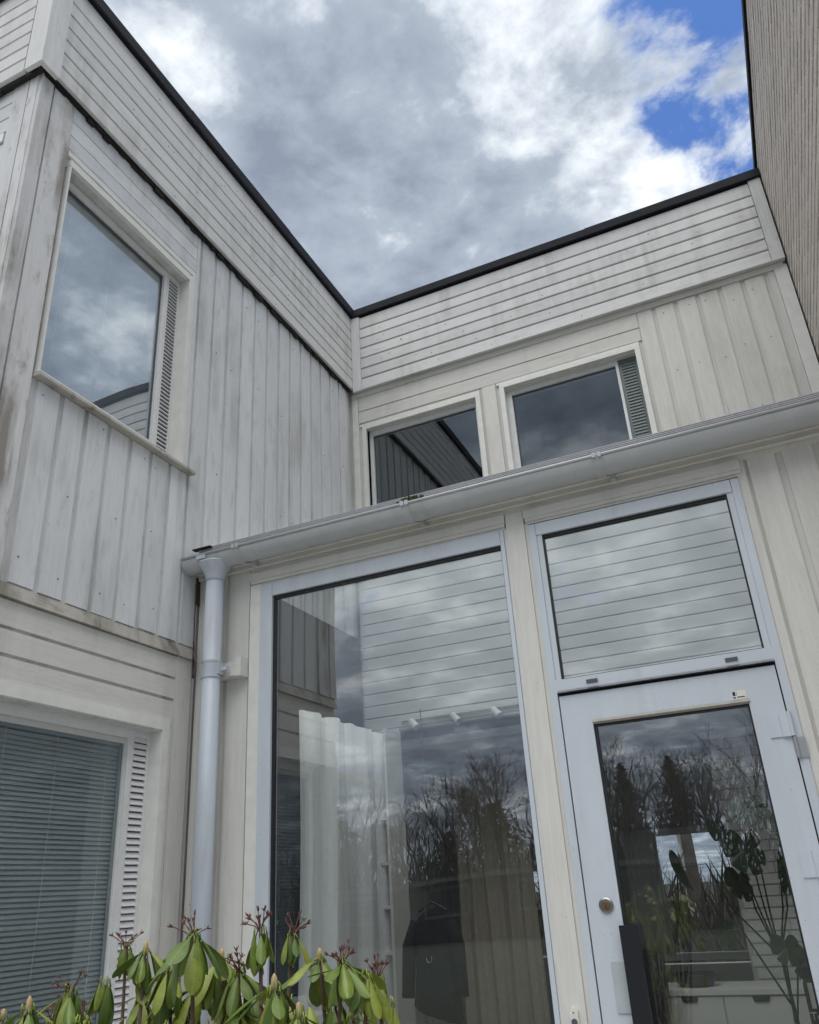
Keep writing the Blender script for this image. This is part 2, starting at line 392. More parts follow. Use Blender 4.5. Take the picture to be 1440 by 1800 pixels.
def wloc(o):
    v = Vector(o.location)
    while o.parent is not None:
        o = o.parent; v = v + Vector(o.location)
    return v


def part(name, mb, mat, parent=None, smooth=False, kind=None, label=None, auto=None):
    base = wloc(parent) if parent else Vector((0, 0, 0))
    o = bpy.data.objects.new(name, mb.mesh(name, mat, base, smooth)); col.objects.link(o)
    o.parent = parent
    if kind: o['kind'] = kind
    if label: o['label'] = label
    return o


def inst(name, me, loc, parent=None, rot=None, scale=None):
    """object sharing mesh data; loc in world"""
    o = bpy.data.objects.new(name, me); col.objects.link(o); o.parent = parent
    b = wloc(parent) if parent else Vector((0, 0, 0))
    o.location = Vector(loc) - b
    if rot is not None: o.rotation_euler = rot
    if scale is not None: o.scale = scale
    return o


def tag(o, label, cat, group=None, kind=None):
    o['label'] = label; o['category'] = cat
    if group: o['group'] = group
    if kind: o['kind'] = kind
    return o


def thing(name, label, cat, loc, group=None):
    o = bpy.data.objects.new(name, None); o.empty_display_size = 0.1; col.objects.link(o); o.location = loc
    return tag(o, label, cat, group)


def B(*a): return MB().box(*a)


def structure(name, mb, mat):
    o = part(name, mb, mat); o['kind'] = 'structure'; return o


def jit(a): return random.uniform(-a, a)


# ------------------------------------------------------------------ ground
structure('ground', MB().box(-300, 300, -300, 300, -0.5, -0.02), 'grass_ground')
structure('bounce_paving', B(-14, 14, -4.0, 3.70, -0.3, 0.0), 'pale_concrete')  # unseen paving, added pale and wide to bounce light onto the walls
structure('planting_bed', B(-2.95, -0.5, 1.15, 2.05, -0.1, 0.06), 'soil')

# ------------------------------------------------------------------ LEFT WING (face x = XL, looks towards +x)
XL = -2.97
YC = 2.11            # near corner
lw = thing('left_wing', 'grey weathered timber house wing with black roof edge left of the entrance', 'house wing', (-5, 4, 0))
# carcass behind the boards, in pieces round the window openings; its face shows as the recessed joints
wallm = MB()
XB = XL - 0.0115
wallm.box(-8.0, XB, 3.62, 5.82, 3.0, 6.9)                               # right of the windows
wallm.box(-8.0, XB, 2.13, 2.36, 0.0, 6.9)
wallm.box(XB - 0.2, XB, 2.36, 3.62, 5.52, 6.9)                          # above the upper window
wallm.box(XB - 0.2, XB, 2.36, 3.62, 2.47, 4.08)                         # between the windows
wallm.box(XB - 0.2, XB, 3.53, 3.62, 4.08, 5.52)
wallm.box(XB - 0.2, XB, 2.36, 3.62, 0.0, 0.95)
wallm.box(XB - 0.2, XB, 3.51, 3.62, 0.95, 2.47)
wallm.box(-8.0, XB, 3.62, 8.0, 0.0, 3.0)
wallm.box(-8.0, -6.6, 2.13, 3.62, 0.0, 6.9)
wallm.box(-6.6, -3.9, 2.36, 3.62, 2.9, 3.1)                             # storey floor
wallm.box(-6.6, XB - 0.2, 2.36, 3.62, 6.5, 6.9)
wallm.box(-6.6, -6.4, 2.36, 3.62, 0.0, 6.5)
wallm.box(-8.0, -3.0, 5.82, 9.0, 3.0, 6.9)
part('wall', wallm, 'joint', lw)
part('roof', B(-8, -2.99, 2.13, 9.0, 6.9, 6.97), 'roof_felt', lw)

# vertical boards
def vboard(x, y0, y1, z0, z1, mat, parent, th=0.022, name='board'):
    d = jit(0.002)
    return part(name, B(x - th, x + d, y0, y1, z0 + jit(0.004), z1), mat, parent)

PITCH, GAP = 0.1688, 0.030
k0 = 2.387
seams = [k0 + PITCH * i for i in range(21)]
for i in range(7):                                                        # under the upper window
    vboard(XL, seams[i] + GAP / 2, seams[i + 1] - GAP / 2 + jit(.003), 2.985, 4.062, 'paint_grey_z', lw)
vboard(XL, seams[7] + GAP / 2, seams[8] - GAP / 2, 2.985, 5.99, 'paint_grey_z', lw)
for i in range(8, 20):
    y0, y1 = seams[i] + GAP / 2 + jit(.003), seams[i + 1] - GAP / 2 + jit(.003)
    if y1 > 5.83: y1 = 5.83
    vboard(XL, y0, y1, 2.985 if y0 < 3.72 else 3.3, 5.99, 'paint_grey_z', lw)
# corner boards at the near corner
part('corner_board', B(XL - 0.022, XL + 0.006, YC, 2.190, 2.985, 5.99), 'paint_worn_z', lw)
part('corner_board', B(XL - 0.022, XL + 0.002, 2.204, 2.352, 2.985, 5.99), 'paint_worn_z', lw)
part('corner_board', B(XL - 0.085, XL - 0.0225, YC - 0.004, YC + 0.02, 2.985, 5.99), 'paint_worn_z', lw)
part('corner_board', B(-3.185, -3.068, YC, YC + 0.02, 2.985, 5.99), 'paint_worn_z', lw)
for z0, z1 in ((5.885, 5.99), (5.765, 5.87), (5.65, 5.75)):               # front gable side
    part('lintel_board', B(-8, -3.19, YC + 0.004, YC + 0.022, z0, z1), 'paint_grey_x', lw)
part('wall_panel', B(-8, -3.19, YC + 0.008, YC + 0.02, 0.0, 5.56), 'paint_grey_z', lw)
part('window_trim', B(-4.6, -3.195, YC - 0.005, YC + 0.007, 5.565, 5.63), 'white_trim', lw)
# horizontal boards over the upper window
for z0, z1 in ((5.872, 5.985), (5.757, 5.864), (5.648, 5.749)):
    part('lintel_board', B(XL - 0.02, XL + jit(.001), 2.354, 3.520, z0, z1), 'paint_grey_y', lw)
part('corner_board', B(XL - 0.02, XL + 0.001, 3.524, 3.5545, 4.07, 5.985), 'paint_grey_z', lw)

# fascia (roof edge boards), overhanging 5 cm
XF, YF = XL + 0.05, YC - 0.054
fz = [6.005, 6.118, 6.234, 6.350, 6.464, 6.580, 6.697, 6.86]
def fascia_x(x0, x1, y, zs, parent, mat, th=0.022, bev=0.010):
    for a, b in zip(zs[:-1], zs[1:]):
        part('fascia_board', MB().prism([(y + th, a), (y + 0.004, a), (y, a + 0.004), (y, b - 0.016), (y + bev, b - 0.010), (y + th, b - 0.010)], 'x', x0, x1), mat, parent)
def fascia_y(y0, y1, x, zs, parent, mat, th=0.022, bev=0.010):
    for a, b in zip(zs[:-1], zs[1:]):
        part('fascia_board', MB().prism([(x - th, a), (x - 0.004, a), (x, a + 0.004), (x, b - 0.016), (x - bev, b - 0.010), (x - th, b - 0.010)], 'y', y0, y1), mat, parent)
fascia_y(2.178, 5.80, XF, fz, lw, 'paint_fascia_y')
fascia_x(-8, -3.065, YF, fz, lw, 'paint_fascia_x')
part('fascia_backing', MB().box(XF - 0.05, XF - 0.018, YF + 0.022, 5.84, 6.012, 6.86).box(-8, XF - 0.05, YF + 0.018, YF + 0.05, 6.012, 6.86), 'joint_dark', lw)
part('corner_board', B(XF - 0.12, XF + 0.012, YF - 0.012, YF + 0.012, 5.985, 6.86), 'paint_fascia_z', lw)
part('corner_board', B(XF - 0.018, XF + 0.012, YF + 0.0125, 2.174, 5.985, 6.86), 'paint_fascia_z', lw)
part('soffit', MB().box(XL - 0.02, XF - 0.0225, YF + 0.05, 5.78, 5.992, 6.0).box(-8, XL - 0.02, YF + 0.024, YC + 0.04, 5.992, 6.0), 'tar', lw)  # shade under the overhang put in as near-black colour
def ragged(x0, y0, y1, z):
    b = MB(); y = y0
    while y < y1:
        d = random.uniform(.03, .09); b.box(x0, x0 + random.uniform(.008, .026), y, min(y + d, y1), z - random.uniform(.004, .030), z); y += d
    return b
part('dark_strip', ragged(XL + 0.003, 2.12, 5.79, 5.991), 'tar', lw)  # ragged near-black strip along the fascia foot
darkx = MB()
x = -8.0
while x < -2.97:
    d = random.uniform(.03, .09); darkx.box(x, x + d, YC - 0.03, YC - 0.005, 5.991 - random.uniform(.006, .02), 5.991); x += d
part('dark_strip', darkx, 'tar', lw)  # the same near-black strip on the front side
for q, (ya, yb) in enumerate(((YF - 0.03, 3.30), (3.27, 4.62), (4.59, 5.835))):
    o_ = 0.0016 * (q % 2)
    e_ = MB().prism([(XF - 0.2, 6.86), (XF + 0.03 + o_, 6.845 - o_), (XF + 0.034 + o_, 6.86), (XF + 0.034 + o_, 6.945 + o_), (XF + 0.01, 6.955 + o_), (XF - 0.2, 6.975 + o_)], 'y', ya, yb)
    part('roof_edging', e_, 'black_sheet', lw)
part('roof_edging', MB().prism([(YF + 0.2, 6.86), (YF - 0.03, 6.843), (YF - 0.036, 6.86), (YF - 0.036, 6.947), (YF - 0.01, 6.957), (YF + 0.2, 6.977)], 'x', -8, XF + 0.031), 'black_sheet', lw)

# upper window of the left wing
def slats_y(parent, x, y0, y1, z0, z1, pitch, mat, h, th=0.004):
    """louvre slats across y on a vent strip facing +x"""
    me = MB().prism([(0, 0), (0.012, -0.0015), (0.013, 0.001), (0.002, h), (0, h)], 'y', y0 - (y0 + y1) / 2, y1 - (y0 + y1) / 2).mesh('louvre_slat', mat)
    n = round((z1 - z0) / pitch); pitch = (z1 - z0) / n
    for k in range(n):
        inst('louvre_slat', me, (x, (y0 + y1) / 2, z0 + k * pitch + pitch - h), parent)

XG, XFr = -3.060, -3.035
win = part('window', MB()
     .box(XG - 0.03, XFr, 2.40, 3.275, 5.47, 5.515).box(XG - 0.03, XFr, 2.40, 2.436, 4.10, 5.47)
     .box(XG - 0.03, XFr, 3.292, 3.320, 4.10, 5.47).box(XG - 0.03, XFr, 3.275, 3.3195, 5.4705, 5.515).box(XG - 0.03, XFr, 2.436, 3.292, 4.10, 4.186), 'white_paint', lw)
part('pane', B(XG - 0.004, XG, 2.43, 3.296, 4.18, 5.475), 'glass_upper', win)
part('gasket', MB().box(XG, XG + 0.006, 2.436, 3.292, 5.452, 5.47).box(XG, XG + 0.005, 3.284, 3.292, 4.186, 5.452), 'vent_grey', win)
part('louvre_panel', MB().box(XG - 0.02, XFr - 0.006, 3.3205, 3.445, 4.10, 5.515), 'vent_grey', win)
part('louvre_stile', MB().box(XFr - 0.0055, XFr + 0.002, 3.3205, 3.336, 4.10, 5.515).box(XFr - 0.0055, XFr + 0.002, 3.424, 3.445, 4.10, 5.515)
     .box(XFr - 0.0055, XFr + 0.002, 3.336, 3.424, 5.487, 5.515).box(XFr - 0.0055, XFr + 0.002, 3.336, 3.424, 4.10, 4.14), 'louvre_white', win)
slats_y(win, XFr - 0.0055, 3.337, 3.423, 4.14, 5.487, 0.0285, 'louvre_white', 0.0165)
# reveal and stepped trim
part('window_trim', MB().box(XFr - 0.02, XL + 0.016, 3.446, 3.478, 4.085, 5.52)            # jamb
     .box(XFr - 0.02, XL + 0.016, 2.372, 2.384, 4.085, 5.515)
     .box(XFr - 0.02, XL + 0.016, 2.372, 3.478, 5.5205, 5.565)
     .box(XL - 0.01, XL + 0.010, 3.479, 3.500, 4.085, 5.590).box(XL - 0.01, XL + 0.010, 2.356, 3.500, 5.5905, 5.612), 'white_trim', win)
part('window_trim', MB().box(XL - 0.01, XL + 0.004, 3.5005, 3.520, 4.085, 5.612).box(XL - 0.01, XL + 0.004, 2.356, 3.520, 5.6125, 5.636), 'paint_grey_y', win)
part('sill', MB().prism([(XL - 0.09, 4.075), (XL + 0.045, 4.060), (XL + 0.048, 4.066), (XL + 0.046, 4.082), (XL - 0.09, 4.099)], 'y', 2.358, 3.585), 'paint_sill', win)

# lower window of the left wing
win = part('window', MB().box(XG - 0.03, XFr, 1.30, 3.345, 2.4245, 2.4725).box(XG - 0.03, XFr, 3.312, 3.345, 0.98, 2.424).box(XG - 0.03, XFr, 2.40, 3.312, 0.98, 1.06).box(XG - 0.03, XFr, 2.38, 2.43, 1.06, 2.424), 'white_paint', lw)
part('pane', B(XG - 0.004, XG, 2.40, 3.316, 1.05, 2.428), 'glass_lower', win)
part('gasket', MB().box(XG, XG + 0.006, 2.40, 3.312, 2.396, 2.424).box(XG, XG + 0.006, 3.303, 3.312, 1.06, 2.396), 'blind', win)
part('louvre_panel', MB().box(XG - 0.02, XFr - 0.006, 3.3455, 3.475, 0.98, 2.472), 'vent_grey', win)
part('louvre_stile', MB().box(XFr - 0.0055, XFr + 0.002, 3.3455, 3.354, 0.98, 2.472).box(XFr - 0.0055, XFr + 0.002, 3.450, 3.475, 0.98, 2.472)
     .box(XFr - 0.0055, XFr + 0.002, 3.354, 3.450, 2.435, 2.472), 'louvre_white', win)
slats_y(win, XFr - 0.0055, 3.355, 3.449, 1.0, 2.435, 0.0315, 'louvre_white', 0.0235)
part('window_trim', MB().box(XFr - 0.02, XL + 0.014, 3.476, 3.512, 0.98, 2.478).box(XFr - 0.02, XL + 0.014, 2.15, 3.512, 2.4785, 2.520)
     .box(XL - 0.01, XL + 0.010, 3.5125, 3.535, 0.98, 2.520).box(XL - 0.01, XL + 0.010, 2.15, 3.535, 2.5205, 2.541), 'white_trim', win)
part('window_trim', MB().box(XL - 0.01, XL + 0.003, 3.5355, 3.562, 0.98, 2.541).box(XL - 0.01, XL + 0.003, 2.15, 3.562, 2.5415, 2.56), 'paint_cream_y', win)
part('sill', MB().prism([(XL - 0.09, 0.95), (XL + 0.045, 0.935), (XL + 0.045, 0.955), (XL - 0.09, 0.979)], 'y', 2.36, 3.58), 'paint_sill', win)
for a, b in ((2.785, 2.905), (2.664, 2.770), (2.5615, 2.648)):
    part('lintel_board', MB().prism([(XL - 0.02, a), (XL, a), (XL, b - 0.004), (XL - 0.006, b), (XL - 0.02, b)], 'y', 2.15, 3.566), 'paint_cream_y', lw)
part('corner_board', B(XL - 0.02, XL + 0.002, 3.5675, 3.700, 0.0, 2.905), 'paint_cream_z', lw)
part('corner_strip', B(XL - 0.02, XL + 0.010, 3.7005, 3.716, 0.0, 2.86), 'aluminium_bare', lw)
# ledge between the storeys
part('ledge', MB().prism([(XL - 0.02, 2.980), (XL - 0.004, 2.978), (XL + 0.016, 2.916), (XL + 0.020, 2.908), (XL + 0.006, 2.906), (XL - 0.02, 2.920)], 'y', 2.12, 2.96), 'paint_sill', lw)
part('ledge', MB().prism([(XL - 0.02, 2.980), (XL - 0.003, 2.978), (XL + 0.017, 2.914), (XL + 0.019, 2.906), (XL + 0.006, 2.905), (XL - 0.02, 2.920)], 'y', 2.963, 3.722), 'paint_sill', lw)

# blinds: hang behind the panes
def blind(label, y0, y1, z0, z1, x, pitch, cords, tilt):
    b = thing('venetian_blind', label, 'blind', (x, (y0 + y1) / 2, z0), 'venetian blinds')
    ym = (y0 + y1) / 2
    hw, ct, st = 0.0115, math.cos(tilt), math.sin(tilt)
    me = MB().prism([(-hw * ct, -hw * st), (0, 0.0022), (hw * ct, hw * st), (hw * ct, hw * st - 0.001), (0, 0.0012), (-hw * ct, -hw * st - 0.001)], 'y', y0 - ym, y1 - ym).mesh('slat', 'blind')
    z = z0 + 0.02
    while z < z1 - 0.03:
        inst('slat', me, (x, ym, z), b, rot=(jit(.002), 0, 0)); z += pitch
    part('head_rail', B(x - 0.014, x + 0.014, y0, y1, z1 - 0.026, z1), 'aluminium', b)
    for c in cords: part('cord', MB().tube([(x + 0.016, c, z0), (x + 0.016, c, z1 - 0.026)], 0.0019, 4), 'cord', b)
    return b
blind('white venetian blind with open slats behind the upper window of the grey left wing', 2.45, 3.29, 4.19, 5.49, -3.092, 0.0215, (2.53, 2.86, 3.19), R(-80))
blind('closed grey venetian blind behind the lower window at the left edge', 2.43, 3.325, 1.06, 2.415, -3.100, 0.0215, (2.60, 2.90, 3.225), R(-64))

# ------------------------------------------------------------------ REAR WING (upper wall y = YU, faces the viewer)
YU = 5.85
rw = thing('rear_wing', 'cream upper storey with two windows under a boarded roof edge, behind the gutter', 'house wing', (-1, 7, 0))
part('wall', MB().box(-3.0, -2.82, YU + 0.011, 6.05, 4.3, 6.9).box(-0.33, 0.9, YU + 0.011, 6.05, 4.3, 6.9).box(-2.82, -0.33, YU + 0.011, 6.05, 5.56, 6.9)
     .box(-1.73, -1.48, YU + 0.011, 6.05, 4.3, 5.56).box(-2.82, -0.33, YU + 0.011, 6.05, 4.3, 4.68).box(-3.0, 0.9, 9.0, 9.2, 2.9, 6.9).box(0.7, 0.9, 6.05, 9.0, 4.3, 6.9).box(-3, 0.9, YU + 0.02, 9.0, 2.9, 2.95), 'joint_pale', rw)
part('roof', B(-3.0, 0.93, YU, 9.2, 6.9, 6.97), 'roof_felt', rw)
sx = [-0.132 + 0.1745 * i for i in range(6)]
xs = [-0.272] + sx + [0.90]
for i in range(len(xs) - 1):
    a = xs[i] + (0.002 if i == 0 else 0.017); b = xs[i + 1] - 0.017
    if i == len(xs) - 2: b = 0.805
    part('board', B(a, b, YU + jit(.0015), YU + 0.02, 4.3, 5.925 - jit(0.006)), 'paint_cream_z', rw)
for xx in (0.213, 0.57):                                                    # let-in strips with a butt joint
    part('joint_strip', B(xx - 0.0165, xx + 0.0165, YU + 0.006, YU + 0.02, 4.3, 4.86 + jit(.03)), 'paint_cream_z', rw)
part('corner_board', B(0.808, 0.905, YU - 0.012, YU + 0.02, 4.3, 5.95), 'white_trim', rw)
part('corner_board', B(-2.962, -2.90, YU - 0.004, YU + 0.02, 4.3, 5.95), 'white_trim', rw)
for z0, z1 in ((5.780, 5.935), (5.650, 5.767)):
    part('lintel_board', B(-2.896, -0.276, YU + jit(.001), YU + 0.02, z0, z1), 'paint_cream_x', rw)
part('cornice_strip', MB().prism([(YU - 0.014, 5.928), (YU + 0.02, 5.926), (YU + 0.02, 5.975), (YU - 0.02, 5.972)], 'x', -2.955, 0.88), 'paint_cream_x', rw)
part('soffit', B(-2.93, 0.9, YU - 0.05, YU + 0.02, 5.976, 5.986), 'paint_fascia_x', rw)
# fascia
YFR = 5.80
rz = [5.985, 6.108, 6.222, 6.342, 6.458, 6.577, 6.690, 6.83]
fascia_x(-2.826, 0.806, YFR, rz, rw, 'paint_fascia_x')
part('fascia_backing', B(-2.93, 0.90, YFR + 0.018, YFR + 0.05, 5.99, 6.86), 'joint_dark', rw)
part('corner_board', B(-2.918, -2.828, YFR - 0.012, YFR + 0.018, 5.97, 6.83), 'paint_fascia_z', rw)
part('corner_board', B(0.81, 0.903, YFR - 0.010, YFR + 0.018, 5.975, 6.83), 'paint_fascia_z', rw)
part('drip_strip', MB().prism([(YFR - 0.012, 5.974), (YFR + 0.03, 5.976), (YFR + 0.03, 5.984), (YFR - 0.012, 5.982)], 'x', -2.82, 0.90), 'paint_fascia_x', rw)
part('roof_edging', MB().prism([(YFR + 0.2, 6.85), (YFR - 0.022, 6.832), (YFR - 0.028, 6.84), (YFR - 0.028, 6.915), (YFR - 0.005, 6.925), (YFR + 0.2, 6.95)], 'x', -2.91, -0.55), 'black_sheet', rw)
part('roof_edging', MB().prism([(YFR + 0.2, 6.85), (YFR - 0.024, 6.830), (YFR - 0.030, 6.838), (YFR - 0.030, 6.918), (YFR - 0.005, 6.929), (YFR + 0.2, 6.95)], 'x', -0.548, 0.912), 'black_sheet', rw)
# two clerestory windows
YG, YFr = 5.93, 5.905
def rear_window(x0, x1, g0, g1, ztop, gz):
    wn = part('window', MB().box(x0, g0, YFr, YG + 0.03, 4.68, ztop).box(g0, g1, YFr, YG + 0.03, gz, ztop).box(g1, g1 + 0.022, YFr, YG + 0.03, 4.68, ztop).box(g0, g1, YFr, YG + 0.03, 4.68, 4.72), 'white_paint', rw)
    part('pane', B(g0 - 0.004, g1 + 0.004, YG, YG + 0.004, 4.70, gz + 0.004), 'glass_rear', wn)
    part('gasket', MB().box(g0, g0 + 0.008, YG - 0.006, YG, 4.72, gz).box(g0, g1, YG - 0.006, YG, gz - 0.012, gz), 'vent_grey', wn)
    t0, t1 = x0 - 0.012, x1 + 0.012
    part('window_trim', MB().box(t0 - 0.03, x0, YU - 0.014, YG, 4.5, ztop).box(x1, t1 + 0.03, YU - 0.014, YG, 4.5, ztop).box(t0 - 0.03, t1 + 0.03, YU - 0.014, YG, ztop + 0.001, ztop + 0.040)
         .box(t0 - 0.055, t1 + 0.03, YU - 0.008, YU + 0.02, ztop + 0.041, ztop + 0.062), 'white_trim', wn)
    return wn
w1 = rear_window(-2.82, -1.74, -2.785, -1.768, 5.562, 5.512)
w2 = rear_window(-1.475, -0.345, -1.43, -0.525, 5.575, 5.520)
part('louvre_panel', B(-0.502, -0.346, YFr + 0.008, YG + 0.02, 4.68, 5.574), 'louvre_green', w2)
me = MB().prism([(0, 0), (-0.008, 0.0), (-0.003, 0.016), (0, 0.016)], 'x', -0.054, 0.054).mesh('louvre_slat', 'louvre_green')
z = 4.75
while z < 5.54:
    inst('louvre_slat', me, (-0.424, YFr + 0.008, z), w2); z += 0.0285
part('mullion_board', B(-1.672, -1.552, YU - 0.006, YU + 0.02, 4.5, 5.64), 'paint_cream_z', rw)

# nail heads and small knots on the boards: real dots, joined per wing
nl = MB(); nr = MB()
for i in range(8, 20):
    for zz in (3.35, 4.2, 5.1, 5.8):
        for f in (.3, .7):
            if random.random() < .28:
                y = seams[i] + PITCH * f + jit(.008); z = zz + jit(.04); nl.box(XL, XL + .0028, y - .0035, y + .0035, z - .0035, z + .0035)
for i in range(7):
    for zz in (3.1, 3.55, 4.0):
        for f in (.3, .7):
            if random.random() < .25:
                y = seams[i] + PITCH * f + jit(.008); z = zz + jit(.03); nl.box(XL, XL + .0028, y - .003, y + .003, z - .003, z + .003)
for k in range(22):
    y = 2.3 + 3.4 * random.random(); z = random.choice(fz[:-1]) + .05 + jit(.02); nl.box(XF - .001, XF + .0012, y - .0035, y + .0035, z - .0035, z + .0035)
for k in range(24):
    x = -2.75 + 3.5 * random.random(); z = random.choice(rz[:-1]) + .05 + jit(.02); nr.box(x - .004, x + .004, YFR - .0012, YFR + .001, z - .004, z + .004)
for i in range(1, 6):
    for zz in (4.75, 5.3, 5.8):
        x = xs[i] + .08 + jit(.03); z = zz + jit(.05); nr.box(x - .0035, x + .0035, YU - .0028, YU, z - .0035, z + .0035)
part('nail_heads', nl, 'steel_rust', lw, kind='stuff'); part('nail_heads', nr, 'steel_rust', rw, kind='stuff')

# ------------------------------------------------------------------ BRICK BUILDING on the right (face x = 0.92, looks towards -x)
XBk = 0.92
bk = thing('brick_building', 'tall beige painted brick wall with black roof edge at the right edge', 'building', (2.5, 4.5, 0))
part('wall', B(XBk + 0.012, 5.0, 2.4, 9.2, 0.0, 6.99), 'mortar', bk)
part('roof_edging', MB().box(XBk - 0.02, 5.0, 2.38, 5.93, 6.992, 7.05), 'black_sheet', bk)
CH, BL = 0.0775, 0.25
bmesh_ = []
for v in range(5):
    t = MB()
    hl, hh = BL / 2 - 0.003, CH / 2 - 0.0065
    n0 = len(t.v)
    a = [jit(.0015) for _ in range(8)]
    t.v += [(0.012, -hl, -hh), (0.012, hl, -hh), (0.012, hl, hh), (0.012, -hl, hh),
            (-0.002 + a[0], -hl + .004, -hh + .004 + a[4]), (-0.002 + a[1], hl - .004, -hh + .004 + a[5]), (-0.002 + a[2], hl - .004, hh - .004 + a[6]), (-0.002 + a[3], -hl + .004, hh - .004 + a[7]),
            (-0.004 + a[0], jit(.04), jit(.01))]
    t.f += [(0, 1, 5, 4), (1, 2, 6, 5), (2, 3, 7, 6), (3, 0, 4, 7), (4, 5, 8), (5, 6, 8), (6, 7, 8), (7, 4, 8)]
    bmesh_.append(t)
bme = [t.mesh('brick', 'painted_brick') for t in bmesh_]
rest = MB(); near = []
nz = int(6.98 / CH)
for c in range(nz):
    z = 6.985 - CH * (c + 0.5)
    y = 2.4 + (BL / 2 if c % 2 else BL)
    while y < 5.93 + (0.1 if z < 6.9 else 0):
        # bricks that lie in the picture: in front of the upper wall and above the sight line of the frame
        vis = (y > 3.0 and z > 4.9 - 0.1 * (y - 5) and z > 1.6 + 1.13 * y - (y > 3.3) * 0.55 * (y - 3.3)) if y < 4.2 else z > 4.85
        near.append((0 if vis else 1, -z, y)); y += BL
near.sort()
for k, (f, nzv, y) in enumerate(near):
    z = -nzv
    if k < 300:
        inst('brick', random.choice(bme), (XBk + jit(.0012), y, z), bk, rot=(jit(.0015), 0, 0))
    else:
        t = random.choice(bmesh_); i = len(rest.v)
        rest.v += [(p[0] + XBk, p[1] + y, p[2] + z) for p in t.v]; rest.f += [tuple(i + q for q in f_) for f_ in t.f]
part('bricks', rest, 'painted_brick', bk, kind='stuff')

# ------------------------------------------------------------------ ENTRANCE HALL (front y = YD)
YD = 3.74
en = thing('entrance_hall', 'cream glazed entrance hall with tall window and grey gutter, between the wings', 'house', (-1, 4.8, 0))
FL = 0.30                                                                  # floor level inside
part('wall', MB().box(-2.97, -2.55, YD + 0.012, YD + 0.12, 0, 3.50).box(0.10, 0.92, YD + 0.012, YD + 0.12, 0, 3.50).box(-2.55, 0.10, YD + 0.012, YD + 0.12, 3.29, 3.50)
     .box(-1.00, -0.93, YD + 0.012, YD + 0.12, 0, 3.29).box(-2.55, -1.0, YD + 0.012, YD + 0.12, 0, 0.36), 'joint_pale', en)
part('floor', B(-2.99, 0.92, YD + 0.12, 9.0, 0.1, FL), 'floor', en)
part('plinth', B(-2.95, 0.92, YD + 0.0, YD + 0.12, -0.05, 0.29), 'pale_concrete', en)
# boards left of the tall window
for a, b, th in ((-2.965, -2.862, 0.0), (-2.838, -2.775, 0.0), (-2.748, -2.606, 0.0)):
    part('board', B(a, b, YD + th, YD + 0.02, 0.0, 3.43), 'paint_cream_z', en)
# boards right of the door
for a, b in ((0.168, 0.290), (0.322, 0.450), (0.482, 0.610), (0.642, 0.77), (0.80, 0.915)):
    part('board', B(a, b, YD + jit(.001), YD + 0.02, 0.0, 3.375), 'paint_cream_z', en)
part('casing', B(0.113, 0.1525, YD - 0.006, YD + 0.02, 0.0, 3.375), 'paint_cream_z', en)
part('casing', B(-2.594, -2.525, YD - 0.010, YD + 0.02, 0.0, 3.30), 'white_trim', en)
part('post', B(-1.022, -0.928, YD - 0.014, YD + 0.02, 0.0, 3.372), 'paint_cream_z', en)
part('post_edge', B(-1.040, -1.0225, YD - 0.002, YD + 0.02, 0.0, 3.300), 'white_trim', en)
part('post_edge', B(-0.9275, -0.908, YD - 0.002, YD + 0.02, 0.0, 3.300), 'paint_cream_z', en)
for a, b in ((-2.596, -1.026), (-0.924, 0.135)):                               # head casings, stepped
    part('head_casing', MB().box(a, b, YD - 0.022, YD + 0.02, 3.325, 3.372).box(a + 0.004, b - 0.004, YD - 0.014, YD + 0.02, 3.306, 3.3245).box(a + 0.006, b - 0.006, YD - 0.004, YD + 0.02, 3.294, 3.3055), 'paint_cream_x', en)
part('frieze_board', MB().box(-2.60, 0.92, YD - 0.004, YD + 0.02, 3.3725, 3.45), 'paint_cream_x', en)
part('eaves_board', MB().prism([(YD - 0.006, 3.40), (YD - 0.030, 3.398), (YD - 0.034, 3.402), (YD - 0.030, 3.43), (YD - 0.045, 3.432), (YD - 0.045, 3.52), (YD - 0.006, 3.52)], 'x', -2.955, 0.915), 'paint_cream_x', en)
# tall aluminium window
YW = YD - 0.012
win = part('window', MB().box(-2.524, -2.445, YW, YD + 0.06, 0.36, 3.292).box(-2.445, -1.041, YW, YD + 0.06, 3.214, 3.292).box(-1.062, -1.041, YW, YD + 0.06, 0.36, 3.2135).box(-2.445, -1.062, YW, YD + 0.06, 0.36, 0.42), 'aluminium', en)
part('gasket', MB().box(-2.445, -2.432, YD + 0.004, YD + 0.03, 0.42, 3.2135).box(-2.432, -1.062, YD + 0.004, YD + 0.03, 3.196, 3.2135).box(-1.068, -1.062, YD + 0.004, YD + 0.03, 0.42, 3.196), 'gasket', win)
part('pane', B(-2.440, -1.064, YD + 0.020, YD + 0.026, 0.41, 3.205), 'glass_front', win)
part('frame_joint', MB().box(-2.4458, -2.4442, YW - .0006, YW + .002, 3.2145, 3.2915).box(-1.0628, -1.0612, YW - .0006, YW + .002, 3.2145, 3.2915), 'vent_grey', win)
